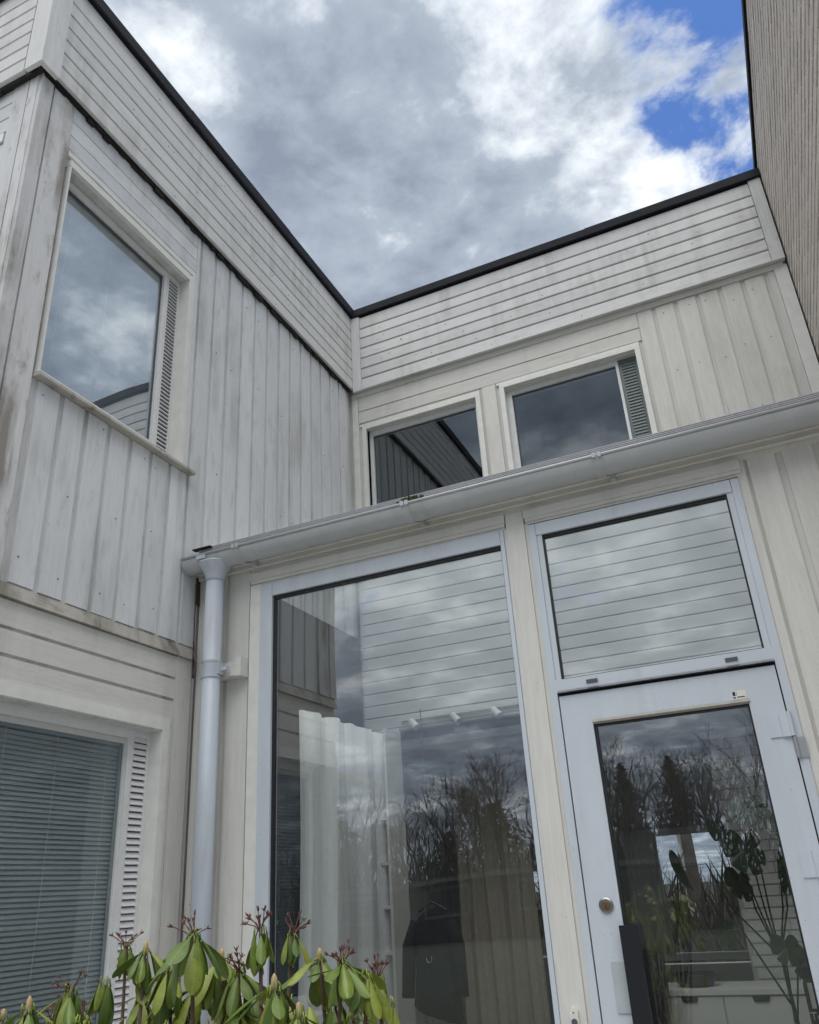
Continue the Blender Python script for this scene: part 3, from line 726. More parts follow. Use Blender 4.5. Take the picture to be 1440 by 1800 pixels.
# transom light and door frame
dfm = part('door_frame', MB().box(-0.907, -0.872, YW, YD + 0.06, 0.29, 3.285).box(-0.872, 0.074, YW, YD + 0.06, 3.222, 3.285).box(0.076, 0.112, YW, YD + 0.06, 0.29, 3.285)
     .box(-0.872, 0.076, YW, YD + 0.06, 2.418, 2.476).box(-0.8715, -0.845, YW + 0.006, YD + 0.06, 2.4765, 3.2215).box(0.048, 0.0755, YW + 0.006, YD + 0.06, 2.4765, 3.2215), 'aluminium', en)
part('pane', B(-0.85, 0.052, YD + 0.020, YD + 0.026, 2.472, 3.226), 'glass_front', dfm)
part('gasket', MB().box(-0.845, 0.048, YD + 0.004, YD + 0.03, 3.206, 3.2215).box(-0.845, -0.838, YD + 0.004, YD + 0.03, 2.4765, 3.206).box(0.040, 0.048, YD + 0.004, YD + 0.03, 2.4765, 3.206).box(-0.838, 0.040, YD + 0.004, YD + 0.03, 2.4765, 2.482), 'gasket', dfm)
part('drip_rail', MB().prism([(YW - 0.016, 2.412), (YW, 2.410), (YW, 2.424), (YW - 0.006, 2.420)], 'x', -0.868, 0.074), 'steel_dark', dfm)
part('frame_joint', MB().box(-0.8728, -0.8712, YW - .0006, YW + .002, 3.2225, 3.2845).box(0.0752, 0.0768, YW - .0006, YW + .002, 3.2225, 3.2845).box(0.0482, 0.0755, YW + .0054, YW + .008, 2.4755, 2.4771).box(-0.8715, -0.8452, YW + .0054, YW + .008, 2.4755, 2.4771), 'vent_grey', dfm)
for vx in (-0.703, -0.092):
    part('drain_cap', B(vx - 0.026, vx + 0.026, YW - 0.005, YW, 2.440, 2.456), 'vent_grey', dfm)
# door leaf
YL = YD - 0.010
door = part('door', MB().box(-0.866, -0.728, YL, YD + 0.045, 0.31, 2.398).box(-0.062, 0.070, YL, YD + 0.045, 0.31, 2.398).box(-0.728, -0.062, YL, YD + 0.045, 2.262, 2.398).box(-0.728, -0.062, YL, YD + 0.045, 0.31, 0.62), 'aluminium', en)
part('shadow_gap', MB().box(-0.872, -0.8665, YD + 0.01, YD + 0.05, 0.30, 2.418).box(0.0705, 0.0755, YD + 0.01, YD + 0.05, 0.30, 2.418).box(-0.8665, 0.0705, YD + 0.01, YD + 0.05, 2.3985, 2.4175), 'gasket', door)
part('glazing_bead', MB().prism([(YL - 0.008, 2.262), (YL - 0.001, 2.274), (YL, 2.255), (YL + 0.015, 2.254)], 'x', -0.728, -0.058), 'bead_grey', door)
part('gasket', MB().box(-0.728, -0.716, YD, YD + 0.028, 0.62, 2.262).box(-0.070, -0.062, YD, YD + 0.028, 0.62, 2.262).box(-0.716, -0.070, YD, YD + 0.028, 2.246, 2.2615), 'gasket', door)
part('pane', B(-0.724, -0.066, YD + 0.014, YD + 0.020, 0.61, 2.266), 'glass_front', door)
def disc_y(cx, y0, y1, cz, r, n=24): return MB().tube([(cx, y1, cz), (cx, y0, cz)], r, n)
part('lock_ring', MB().tube([(-0.785, YL, 1.514), (-0.785, YL - 0.007, 1.514), (-0.785, YL - 0.011, 1.514)], [0.030, 0.030, 0.024], 28), 'steel_dark', door)
part('lock_cylinder', MB().tube([(-0.785, YL - 0.011, 1.512), (-0.785, YL - 0.014, 1.512)], [0.019, 0.0175], 24), 'brass', door)
part('keyhole', B(-0.7865, -0.7835, YL - 0.0148, YL - 0.0142, 1.500, 1.515), 'black_plastic', door)
part('cover_plate', B(-0.800, -0.731, YL - 0.006, YL, 1.125, 1.306), 'plate_grey', door)
part('pull_handle', MB().box(-0.738, -0.664, YL - 0.048, YL - 0.030, 0.80, 1.438).box(-0.72, -0.69, YL - 0.030, YL, 1.36, 1.40).box(-0.72, -0.69, YL - 0.030, YL, 0.86, 0.90), 'black_plastic', door)
for hz in (2.150, 1.620):
    part('hinge', MB().box(-0.010, 0.038, YL - 0.006, YL, hz - 0.048, hz + 0.047).box(0.0385, 0.072, YL - 0.013, YL, hz - 0.050, hz + 0.049).tube([(0.078, YL - 0.012, hz - 0.05), (0.078, YL - 0.012, hz + 0.05)], 0.0085, 12), 'aluminium', door)
    part('hinge', MB().box(0.084, 0.116, YW - 0.006, YW, hz - 0.138, hz - 0.056).tube([(0.079, YW - 0.009, hz - 0.138), (0.079, YW - 0.009, hz - 0.054)], 0.0085, 12), 'aluminium_bare', door)
stk = part('sticker', B(-0.121, -0.066, YL - 0.0012, YL, 2.276, 2.312), 'label_white', door)
part('sticker_print', MB().box(-0.119, -0.108, YL - 0.0018, YL - 0.0013, 2.292, 2.309).box(-0.119, -0.109, YL - 0.0018, YL - 0.0013, 2.281, 2.287).box(-0.103, -0.072, YL - 0.0018, YL - 0.0013, 2.283, 2.287)
     .box(-0.104, -0.1025, YL - 0.0018, YL - 0.0013, 2.290, 2.308), 'black_plastic', door)
# doorbell
bell = part('doorbell', MB().prism([(-0.991, 1.02), (-0.957, 1.02), (-0.957, 1.135), (-0.966, 1.150), (-0.982, 1.150), (-0.991, 1.135)], 'y', YD - 0.034, YD - 0.0145), 'label_white', en)
part('bell_button', disc_y(-0.974, YD - 0.040, YD - 0.034, 1.098, 0.012), 'vent_grey', bell)
part('screw', disc_y(-0.975, YD - 0.036, YD - 0.034, 1.131, 0.003, 8), 'black_plastic', bell)
# timber block behind the downpipe
part('pipe_block', MB().box(-2.80, -2.606, YD - 0.075, YD - 0.001, 2.765, 2.80).box(-2.80, -2.640, YD - 0.055, YD - 0.001, 2.8005, 2.85).box(-2.636, -2.600, YD - 0.078, YD - 0.001, 2.76, 2.868), 'paint_cream_x', en)
# gutter
GY, GZ, GR = 3.618, 3.482, 0.074
def half_pipe(x0, x1, r, th=0.0025, n=14):
    b = MB(); pts = []
    for k in range(n + 1):
        a = math.pi + math.pi * k / n; pts.append((GY + r * math.cos(a), GZ + r * math.sin(a)))
    inn = [(GY + (p[0] - GY) * (1 - th / r), GZ + (p[1] - GZ) * (1 - th / r)) for p in reversed(pts)]
    poly = pts + inn; i = len(b.v); m_ = len(poly)
    for xx in (x0, x1): b.v += [(xx, p[0], p[1]) for p in poly]
    for k in range(m_): b.f.append((i + k, i + (k + 1) % m_, i + m_ + (k + 1) % m_, i + m_ + k))
    return b
gut = part('gutter', half_pipe(-2.955, 0.915, GR), 'gutter_steel', en, smooth=True)
part('gutter_bead', MB().tube([(-2.96, GY - GR, GZ + 0.002), (0.915, GY - GR, GZ + 0.002)], 0.0085, 10), 'gutter_steel', gut, smooth=True)
cap = MB().prism([(GY + GR * 1.02 * math.cos(math.pi + math.pi * k / 12), GZ + GR * 1.02 * math.sin(math.pi + math.pi * k / 12)) for k in range(13)], 'x', -2.963, -2.955)
part('end_cap', cap, 'gutter_steel', gut)
for gx in (-2.575, -1.505, -0.482):
    g_ = half_pipe(gx - 0.022, gx + 0.022, GR + 0.004)
    part('joint_clip', g_, 'gutter_steel', gut, smooth=True)
    part('clip_lug', MB().box(gx - 0.022, gx - 0.004, GY - GR - 0.014, GY - GR + 0.010, GZ - 0.012, GZ + 0.014).box(gx + 0.004, gx + 0.022, GY - GR - 0.014, GY - GR + 0.010, GZ - 0.012, GZ + 0.014), 'gutter_steel', gut)
    part('gutter_bracket', MB().box(gx + 0.03, gx + 0.055, GY + GR - 0.03, YD - 0.046, GZ - 0.085, GZ - 0.055), 'gutter_steel', gut)
mo = MB()
for _ in range(90):
    x, y, z = -1.49 + random.gauss(0, .03), GY - GR + 0.012 + jit(.012), GZ + 0.012 + abs(random.gauss(0, .012)); s = random.uniform(.002, .006)
    mo.box(x - s, x + s * 1.6, y - s, y + s, z - s, z + s * .8)
part('debris', mo, 'dark_olive', gut, kind='stuff')
# downpipe
dp = part('downpipe', MB().lathe([(0.052, 0.0), (0.052, 3.335)], (-2.765, GY, 0.06), 28), 'pipe_steel', en, smooth=True)
part('outlet_funnel', MB().lathe([(0.0535, 3.325), (0.0545, 3.345), (0.070, 3.385), (0.098, 3.430), (0.100, 3.438)], (-2.765, GY, 0.0), 28), 'pipe_steel', dp, smooth=True)
part('pipe_collar', MB().lathe([(0.0545, 2.752), (0.057, 2.754), (0.057, 2.766), (0.0545, 2.768), (0.0545, 2.838), (0.057, 2.840), (0.057, 2.850), (0.0545, 2.852)], (-2.765, GY, 0), 28), 'pipe_steel', dp)
part('pipe_bracket', MB().box(-2.70, -2.665, GY + 0.0, GY + 0.03, 2.79, 2.81).box(-2.715, -2.70, GY - 0.02, GY + 0.035, 2.77, 2.835), 'pipe_steel', dp)
part('outlet_clip', B(-2.84, -2.78, GY - GR - 0.016, GY - GR - 0.004, GZ - 0.030, GZ - 0.008), 'pipe_steel', dp)
# loose strap and cable in the corner
part('cable', MB().tube([(-2.935, 3.66, 3.36), (-2.925, 3.65, 3.15), (-2.93, 3.66, 3.0), (-2.945, 3.68, 2.87), (-2.95, 3.70, 2.80)], 0.004, 6), 'stem_bark', en)
part('strap', MB().tube([(-2.955, 3.69, 3.02), (-2.935, 3.67, 2.95), (-2.915, 3.655, 2.90), (-2.94, 3.68, 2.84), (-2.95, 3.69, 2.80)], 0.005, 6), 'dark_wood', en)
part('corner_dark_strip', MB().box(-2.966, -2.962, 3.70, 3.735, 3.25, 3.42), 'dark_olive', en)  # thin dark olive strip down the wall corner

# roof sheet of the hall: translucent twin-wall panels on rafters; only its front edge shows over the gutter
def roof_z(y): return 3.530 + (y - 3.60) * 0.36
ribs = MB()
ribs.prism([(3.628, 3.520), (3.640, 3.520), (3.640, 3.568), (3.628, 3.568)], 'x', -2.90, 0.915)
for k in range(5):
    zz = 3.524 + k * 0.0095
    ribs.box(-2.90, 0.915, 3.6245, 3.628, zz, zz + 0.004)
part('roof_edge_profile', ribs, 'polycarbonate', en)
part('roof_flap', B(-2.93, -2.80, 3.60, 3.635, 3.555, 3.562), 'black_sheet', en)
part('roof_pane', MB().prism([(3.64, roof_z(3.64) + .01), (YU + 0.01, roof_z(YU) + .01), (YU + 0.01, roof_z(YU) + .02), (3.64, roof_z(3.64) + .02)], 'x', -2.965, 0.915), 'glass_roof', en)
for rx in (-2.90, -2.0, -1.10, -0.20, 0.72):
    part('rafter', MB().prism([(3.87, roof_z(3.87) - .10), (YU - 0.01, roof_z(YU) - .10), (YU - 0.01, roof_z(YU)), (3.87, roof_z(3.87))], 'x', rx - 0.028, rx + 0.028), 'interior_white', en)
# inside: boarded wall over the wide opening to the rooms
ib = 0
z = 2.80
while z < 4.05:
    h = 0.098 if z < 3.85 else 0.12
    part('interior_board', MB().prism([(YU + 0.018, z), (YU, z + .003), (YU, z + h - .012), (YU + 0.009, z + h - .004), (YU + 0.018, z + h - .004)], 'x', -2.945, 0.915), 'interior_white', en)
    z += h
part('interior_wall', MB().box(-2.97, 0.918, YU + 0.0185, YU + 0.10, 2.78, 4.30).box(-2.97, -2.65, YU, YU + 0.018, FL, 2.795), 'interior_white', en)
part('lamp_rail', B(-2.62, 0.3, YU - 0.03, YU - 0.005, 2.835, 2.855), 'interior_white', en)
for lx in (-2.523, -2.176, -1.853):
    sp = tag(part('spotlight', MB().tube([(lx, YU - 0.03, 2.835), (lx + .01, YU - 0.05, 2.815)], 0.008, 8).tube([(lx - .01, YU - 0.03, 2.83), (lx + .05, YU - .06, 2.765)], [0.024, 0.03], 14), 'interior_white'),
             {-2.523: 'leftmost white spotlight under the boarded wall inside the tall window', -2.176: 'middle white spotlight under the boarded wall inside the tall window', -1.853: 'white spotlight nearest the window post under the inside boards'}[lx], 'spotlight', 'spotlights on the rail inside the hall')
# rooms beyond
part('room_shell', MB().box(-6.0, 0.918, 6.0, 9.0, 2.66, 2.72).box(0.75, 0.918, 5.97, 9.0, FL, 2.66).box(-6.0, -5.9, 6.0, 9.0, FL, 2.66)
     .box(-5.9, -2.75, 9.0, 9.15, FL, 2.66).box(-2.35, -1.45, 9.0, 9.15, FL, 2.66).box(-0.62, 0.75, 9.0, 9.15, FL, 2.66).box(-2.75, -2.35, 9.0, 9.15, FL, 0.95).box(-2.75, -2.35, 9.0, 9.15, 1.75, 2.66)
     .box(-1.45, -0.62, 9.0, 9.15, FL, 0.85).box(-1.45, -0.62, 9.0, 9.15, 2.0, 2.66), 'interior_grey', en)
for a, b, z0, z1 in ((-2.75, -2.35, 0.95, 1.75), (-1.45, -0.62, 0.95, 2.0)):
    wi = part('window', MB().box(a - 0.06, a, 8.97, 9.0, z0 - 0.06, z1 + 0.06).box(b, b + 0.06, 8.97, 9.0, z0 - 0.06, z1 + 0.06).box(a, b, 8.97, 9.0, z1, z1 + 0.06).box(a - .08, b + .08, 8.92, 9.0, z0 - 0.06, z0), 'interior_white', en)
    part('pane', B(a, b, 9.05, 9.056, z0, z1), 'glass_roof', wi)
# painted brick pier seen through the door
pr_ = thing('brick_pier', 'grey brick chimney pier seen through the door glass behind the potted plant', 'pier', (-0.2, 7.3, FL))
part('core', B(-0.50, 0.10, 7.02, 7.5, FL, 2.655), 'interior_grey', pr_)
pm = [MB().box(-0.14, 0.14, -0.012, 0.0, -0.033, 0.033).mesh('brick', 'interior_white') for _ in range(1)][0]
for c in range(31):
    for q in range(2):
        inst('brick', pm, (-0.345 + q * 0.29 + (0.0 if c % 2 else 0.02), 7.019, FL + 0.04 + c * 0.076), pr_)

# ------------------------------------------------------------------ things inside the hall
def curtain(name, label, path, z0, z1, amp, waves, mat, grom=False, flare=1.0):
    """pleated cloth along a path of two points"""
    a, b = Vector(path[0]), Vector(path[1]); d = b - a; n = Vector((-d.y, d.x, 0)).normalized()
    nu, nv = waves * 8, 6
    t = MB(); ph = 3.6
    for side in (0, 0.004):
        for v in range(nv + 1):
            f = v / nv
            for u in range(nu + 1):
                s = u / nu
                off = amp * (0.65 + 0.35 * f) * math.sin(2 * math.pi * waves * s + ph + 1.1 * math.sin(5.3 * s + 0.9 * f)) + 0.35 * amp * math.sin(2 * math.pi * waves * 2.3 * s + 2 * f) + side
                p = a + d * (s + 0.015 * math.sin(5 * f + 9 * s)) + n * off
                t.v.append((p.x, p.y, z1 + (z0 - z1) * f + 0.012 * math.sin(2 * math.pi * waves * s) * (f == 0)))
    W = nu + 1; H = (nu + 1) * (nv + 1)
    for v in range(nv):
        for u in range(nu):
            k = v * W + u
            t.f.append((k, k + 1, k + 1 + W, k + W)); t.f.append((H + k, H + k + W, H + k + 1 + W, H + k + 1))
    for v in range(nv):
        for u in (0, nu):
            k = v * W + u; t.f.append((k, k + W, H + k + W, H + k))
    for u in range(nu):
        for v in (0, nv):
            k = v * W + u; t.f.append((k, k + 1, H + k + 1, H + k))
    c = thing(name, label, 'curtain', ((a.x + b.x) / 2, (a.y + b.y) / 2, z0))
    part('cloth', t, mat, c, smooth=True)
    if grom:
        for s in grom:
            p = a + d * s + n * (amp + 0.012)
            part('grommet', MB().tube([p - n * .006, p + n * .006], 0.026, 16), 'steel_dark', c)
            part('grommet_hole', MB().tube([p + n * .0062, p + n * .009], 0.018, 14), 'black_plastic', c)
    return c

curtain('curtain', 'long white curtain with metal grommets at the left inside the tall window', ((-2.74, 4.53, 0), (-2.70, 5.72, 0)), 0.36, 2.73, -0.042, 4, 'curtain_white', grom=(0.42, 0.66))
curtain('curtain', 'beige curtain in the dim room behind the dark hanging coat', ((-2.62, 6.8, 0), (-1.95, 6.75, 0)), 0.33, 2.64, 0.04, 5, 'curtain_beige')
curtain('curtain', 'pale pleated curtain beside the far window seen through the door', ((-1.62, 8.85, 0), (-1.28, 8.85, 0)), 0.95, 2.05, 0.02, 6, 'curtain_white')
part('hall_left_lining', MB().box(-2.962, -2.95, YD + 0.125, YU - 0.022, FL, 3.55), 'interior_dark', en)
# dark wardrobe niche with clothes at the far left
rk = thing('clothes_rack', 'dark clothes rack with hanging garments left of the white curtain', 'clothes rack', (-2.8, 4.15, FL))
part('back_panel', B(-2.945, -2.90, 3.90, 4.46, FL, 2.30), 'dark_wood', rk)
part('rail', MB().tube([(-2.83, 3.92, 1.98), (-2.83, 4.44, 1.98)], 0.012, 8), 'steel_dark', rk)
def garment(name, y, w_, z1, z0, mat, parent):
    t = MB()
    ring = [(-.5, 0), (-.42, .25), (0, .35), (.42, .25), (.5, 0), (.42, -.25), (0, -.35), (-.42, -.25)]
    n0 = len(t.v)
    for f, s in ((0, .25), (.08, .7), (.2, 1.0), (.6, .95), (1, 1.1)):
        for q in ring: t.v.append((-2.83 + q[0] * w_ * s * .9, y + q[1] * w_ * s * .5 + .01 * math.sin(9 * f), z1 + (z0 - z1) * f))
    for k in range(4):
        for j in range(8): t.f.append((n0 + k * 8 + j, n0 + k * 8 + (j + 1) % 8, n0 + k * 8 + 8 + (j + 1) % 8, n0 + k * 8 + 8 + j))
    t.f.append(tuple(range(n0, n0 + 8))); t.f.append(tuple(range(n0 + 32, n0 + 40)))
    return part(name, t, mat, parent, smooth=True)
garment('jacket', 4.02, 0.20, 1.95, 1.0, 'dark_cloth', rk); garment('jacket', 4.16, 0.20, 1.95, 1.5, 'orange_cloth', rk); garment('jacket', 4.30, 0.2, 1.9, 0.8, 'dark_cloth', rk)
part('scarf', MB().tube([(-2.74, 4.12, 1.62), (-2.72, 4.17, 1.55), (-2.73, 4.24, 1.50)], [0.018, 0.022, 0.015], 8), 'lime_cloth', rk)
# shelf
sh = thing('shelf_unit', 'narrow white shelf unit between the white curtain and the hanging coat', 'shelf', (-2.75, 5.7, FL))
part('side_panel', B(-2.655, -2.635, 5.56, 5.84, FL, 2.75), 'interior_white', sh)
for zz in (0.9, 1.24, 1.52, 1.80, 2.10):
    part('shelf', B(-2.94, -2.656, 5.56, 5.84, zz, zz + 0.02), 'interior_white', sh)
for k, (zz, hh) in enumerate(((0.92, .2), (1.26, .17), (1.54, .15), (1.82, .2))):
    part('book', B(-2.83 + .01 * k, -2.70, 5.64, 5.8, zz, zz + hh), 'dark_wood' if k % 2 else 'dark_cloth', sh)
# hanging coat with ring buckle
ct = thing('coat', 'black coat with a metal ring buckle hanging inside the tall window', 'coat', (-2.23, 5.3, 0.86))
t = MB(); prof = [(1.52, .03, .03), (1.47, .10, .06), (1.42, .135, .08), (1.25, .14, .085), (1.05, .15, .09), (0.92, .16, .09)]
for zz, rx, ry in prof:
    for j in range(14):
        a = 2 * math.pi * j / 14; k = 1 + 0.09 * math.sin(4 * a + zz * 3)
        t.v.append((-2.23 + rx * k * math.cos(a), 5.3 + ry * k * math.sin(a), zz - (.05 * math.cos(a) if zz < 1 else 0)))
for r_ in range(5):
    for j in range(14): t.f.append((r_ * 14 + j, r_ * 14 + (j + 1) % 14, r_ * 14 + 14 + (j + 1) % 14, r_ * 14 + 14 + j))
t.f.append(tuple(range(14))); t.f.append(tuple(range(70, 84)))
part('body', t, 'dark_cloth', ct, smooth=True)
for s in (-1, 1):
    part('sleeve', MB().tube([(-2.23 + s * .11, 5.29, 1.44), (-2.23 + s * .165, 5.27, 1.3), (-2.23 + s * .18, 5.25, 1.02)], [.045, .045, .04], 10), 'dark_cloth', ct, smooth=True)
part('ring_buckle', MB().tube([(-2.235 + .018 * math.cos(a), 5.205, 1.235 + .022 * math.sin(a)) for a in [math.pi * (.9 + k * .12) for k in range(12)]], 0.0022, 6), 'aluminium_bare', ct)
part('hanger', MB().tube([(-2.33, 5.3, 1.50), (-2.23, 5.3, 1.55), (-2.13, 5.3, 1.50)], 0.008, 6).tube([(-2.23, 5.3, 1.55), (-2.23, 5.3, 2.79)], 0.003, 5), 'dark_wood', ct)
# white drawer cabinet with bowl
cb = thing('cabinet', 'white drawer cabinet with black cut-out handles at the foot of the door glass', 'cabinet', (-0.6, 6.5, FL))
part('body', MB().box(-1.40, 0.02, 6.32, 6.75, FL, 0.895), 'interior_white', cb)
part('top', B(-1.42, 0.04, 6.29, 6.77, 0.8955, 0.925), 'interior_white', cb)
for a in (-1.39, -0.70 + .003, -0.0):
    pass
for a, b in ((-1.385, -1.045), (-1.035, -0.665), (-0.655, 0.005)):
    d_ = part('drawer', B(a, b, 6.30, 6.3195, 0.42, 0.885), 'interior_white', cb)
for a, b in ((-0.925, -0.815), (-0.485, -0.375)):
    part('handle', MB().prism([(a, 0.886), (b, 0.886), (b - .012, 0.856), (a + .012, 0.856)], 'y', 6.292, 6.2995), 'black_plastic', cb)
bo = part('bowl', MB().lathe([(0.10, 0.0), (0.13, 0.03), (0.145, 0.075), (0.140, 0.08), (0.11, 0.03)], (-0.84, 6.52, 0.926), 24), 'black_plastic', smooth=True)
tag(bo, 'black oval bowl standing on the white cabinet', 'bowl')
bx = tag(part('box', MB().box(-1.20, -0.98, 6.05, 6.22, 0.90, 1.16).box(-1.19, -0.99, 6.06, 6.21, 1.1605, 1.17).box(-1.18, -1.0, 6.08, 6.2, FL, 0.899), 'black_plastic'), 'black box on a stand in front of the white cabinet, beside the pull handle', 'box')
# dark jar with white label at the right
jr = thing('jar', 'dark jar with a pale label and black lid at the right of the door glass', 'jar', (-0.07, 4.62, 0.5))
part('body', MB().lathe([(0.05, 0.0), (0.055, 0.02), (0.055, 0.62), (0.045, 0.65)], (-0.07, 4.64, 0.5), 20), 'black_plastic', jr, smooth=True)
part('lid', MB().lathe([(0.05, 0.0), (0.052, 0.04), (0.03, 0.05)], (-0.07, 4.64, 1.152), 20), 'black_plastic', jr)
part('label_panel', B(-0.105, -0.035, 4.575, 4.585, 1.03, 1.13), 'label_white', jr)
fc = bpy.data.curves.new('lettering', 'FONT'); fc.body = 'Tokt'; fc.size = 0.045; fc.extrude = 0.001; fc.materials.append(MATS['label_white'])
fo_ = bpy.data.objects.new('lettering_curve', fc); col.objects.link(fo_); bpy.context.view_layer.update(); fm = bpy.data.meshes.new_from_object(fo_); bpy.data.objects.remove(fo_)
fo = bpy.data.objects.new('lettering', fm); col.objects.link(fo); fo.parent = jr; fo.location = Vector((-0.12, 4.574, 0.985)) - wloc(jr); fo.rotation_euler = (R(90), 0, 0)
# monstera in a pot
mo_ = thing('monstera_plant', 'monstera plant with large split leaves in a pot behind the door glass', 'plant', (-0.22, 5.05, FL))
part('pot', MB().lathe([(0.11, 0.0), (0.15, 0.26), (0.155, 0.28), (0.135, 0.28), (0.13, 0.25)], (-0.22, 5.05, FL), 22), 'pot', mo_, smooth=True)
def monstera_leaf(c, r, yaw, pitch, roll):
    t = MB(); ring = []
    n = 40
    for k in range(n):
        a = 2 * math.pi * k / n
        rr = r * (1 - 0.32 * max(0, math.cos(a)) ** 8 * 2)
        if k % 6 == 3 and 7 < k < 33: rr *= 0.66
        ring.append((rr * math.sin(a) * .88, rr * -math.cos(a) * -1.05, 0.10 * r * math.cos(2 * a)))
    t.v = [(0, 0, 0.02 * r)] + ring + [(0, 0, 0.02 * r - .003)] + [(p[0], p[1], p[2] - .003) for p in ring]
    for k in range(n):
        j = (k + 1) % n
        t.f += [(0, 1 + k, 1 + j), (n + 1, n + 2 + j, n + 2 + k), (1 + k, n + 2 + k, n + 2 + j, 1 + j)]
    M = Matrix.Translation(c) @ (Matrix.Rotation(yaw, 4, 'Z') @ Matrix.Rotation(pitch, 4, 'X') @ Matrix.Rotation(roll, 4, 'Y'))
    t.v = [tuple(M @ Vector(v)) for v in t.v]
    return t
lv = [((-0.27, 4.98, 1.72), .135, 0.3, 1.25, .3), ((-0.07, 4.97, 1.62), .135, -.5, 1.3, -.4), ((-0.17, 4.93, 1.25), .085, .2, 1.2, .2), ((-0.09, 4.95, 1.20), .095, -.3, 1.3, 0),
      ((-0.37, 5.06, 1.80), .115, .9, 1.1, .2), ((-0.62, 5.02, 1.65), .12, .9, 1.25, .5), ((-0.22, 5.15, 1.93), .12, 0, .9, 0), ((-0.33, 5.0, 1.56), .10, .2, 1.15, .6), ((-0.02, 5.1, 1.83), .12, -.3, 1.1, .2), ((-0.45, 5.0, 1.33), .08, .5, 1.2, .3)]
for c, r, a, b, d in lv:
    part('leaf', monstera_leaf(Vector(c), r, a, b, d), 'monstera', mo_)
    h_ = min(1.42, c[2] - .12); part('stem', MB().tube([(-0.21, 5.06, h_ - .22), (-0.21 + (c[0] + .21) * .45, 5.04, h_ + .01), ((c[0] * 2 - .21) / 3, c[1], c[2] + .012), c], [.006, .005, .004, .003], 6), 'monstera', mo_)

part('stem', MB().tube([(-0.22, 5.05, FL + .24), (-0.20, 5.06, 0.9), (-0.21, 5.06, 1.30)], [.014, .011, .006], 8), 'monstera', mo_)

# ------------------------------------------------------------------ RHODODENDRON in front
rh = thing('rhododendron', 'green rhododendron bush with drooping leaves and dry red flower stalks', 'shrub', (-1.15, 1.5, 0.0))
def leaf_mesh(Ln, W, droop, cup):
    t = MB(); nl = 9; prof = [.05, .26, .50, .72, .89, .99, 1.0, .90, .66, .10]
    for side in (0, -0.0009):
        for k in range(nl + 1):
            f = k / nl; y = Ln * (f - droop * f * f * 0.25); zc = -droop * Ln * f * f * .5
            for s in (-1, -.5, 0, .5, 1):
                t.v.append((s * W / 2 * prof[k], y, zc + side - cup * W * (abs(s) ** 1.5) * prof[k] + (0.0 if s else -0.0008)))
    H = 5 * (nl + 1)
    for k in range(nl):
        for j in range(4):
            a = k * 5 + j
            t.f.append((a, a + 1, a + 6, a + 5)); t.f.append((H + a, H + a + 5, H + a + 6, H + a + 1))
    # petiole
    t.tube([(0, -0.016, 0.003), (0, 0.002, 0)], 0.0016, 5)
    me = t.mesh('leaf', 'rhododendron_leaf', smooth=True)
    return me
lms = [leaf_mesh(.100, .031, .50, .16), leaf_mesh(.094, .033, .30, .05), leaf_mesh(.108, .032, .75, .20), leaf_mesh(.084, .025, .45, .35), leaf_mesh(.070, .024, .3, .25)]
W = [(-1.007, 1.3, 1.553, 'f', 0), (-1.321, 1.545, 1.516, 'b', 0), (-1.415, 1.44, 1.459, 'f', 0), (-1.415, 1.335, 1.437, 'b', 0), (-1.405, 1.58, 1.528, 'f', 1), (-1.072, 1.475, 1.504, 'b', 0),
     (-0.914, 1.37, 1.554, 'f', 1), (-0.998, 1.615, 1.537, 'f', 1), (-1.151, 1.51, 1.450, 'f', 0), (-0.983, 1.405, 1.484, 'f', 0), (-0.839, 1.3, 1.467, 'b', 0), (-0.894, 1.545, 1.492, 'b', 0),
     (-0.787, 1.44, 1.492, 'f', 0), (-0.74, 1.44, 1.470, 'n', 1), (-0.787, 1.58, 1.452, 'f', 1), (-1.195, 1.475, 1.490, 'n', 0), (-1.265, 1.37, 1.478, 'n', 1), (-1.381, 1.615, 1.428, 'f', 0),
     (-1.175, 1.51, 1.402, 'f', 0), (-0.993, 1.405, 1.430, 'n', 0), (-0.792, 1.3, 1.430, 'b', 0), (-0.861, 1.545, 1.417, 'b', 1), (-1.371, 1.44, 1.404, 'f', 1), (-0.863, 1.335, 1.416, 'f', 1),
     (-0.80, 1.50, 1.40, 'b', 0), (-1.635, 1.475, 1.405, 'b', 1), (-1.25, 1.30, 1.42, 'n', 0), (-1.10, 1.62, 1.43, 'b', 0), (-1.52, 1.50, 1.40, 'f', 1),
     (-0.95, 1.52, 1.38, 'n', 0), (-1.10, 1.38, 1.36, 'n', 0), (-1.30, 1.50, 1.34, 'n', 0), (-0.85, 1.42, 1.34, 'n', 0)]
nleaf = 0
low = MB()
def add_leaf(dst, me, M):
    i = len(dst.v)
    dst.v += [tuple(M @ v.co) for v in me.vertices]
    dst.f += [tuple(i + q for q in p.vertices) for p in me.polygons]
def place_leaf(c, yaw, pitch, roll, sc_, me):
    global nleaf
    nleaf += 1
    if nleaf > 292:
        add_leaf(low, me, Matrix.Translation(c) @ Matrix.Rotation(yaw, 4, 'Z') @ Matrix.Rotation(-pitch, 4, 'X') @ Matrix.Rotation(roll, 4, 'Y') @ Matrix.Scale(sc_, 4))
        return
    o = inst('leaf', me, c, rh)
    M = Matrix.Rotation(yaw, 4, 'Z') @ Matrix.Rotation(-pitch, 4, 'X') @ Matrix.Rotation(roll, 4, 'Y')
    o.rotation_euler = M.to_euler(); o.scale = (sc_ * random.uniform(.85, 1.15), sc_, sc_ * random.uniform(.4, 1.5))
stems = MB()
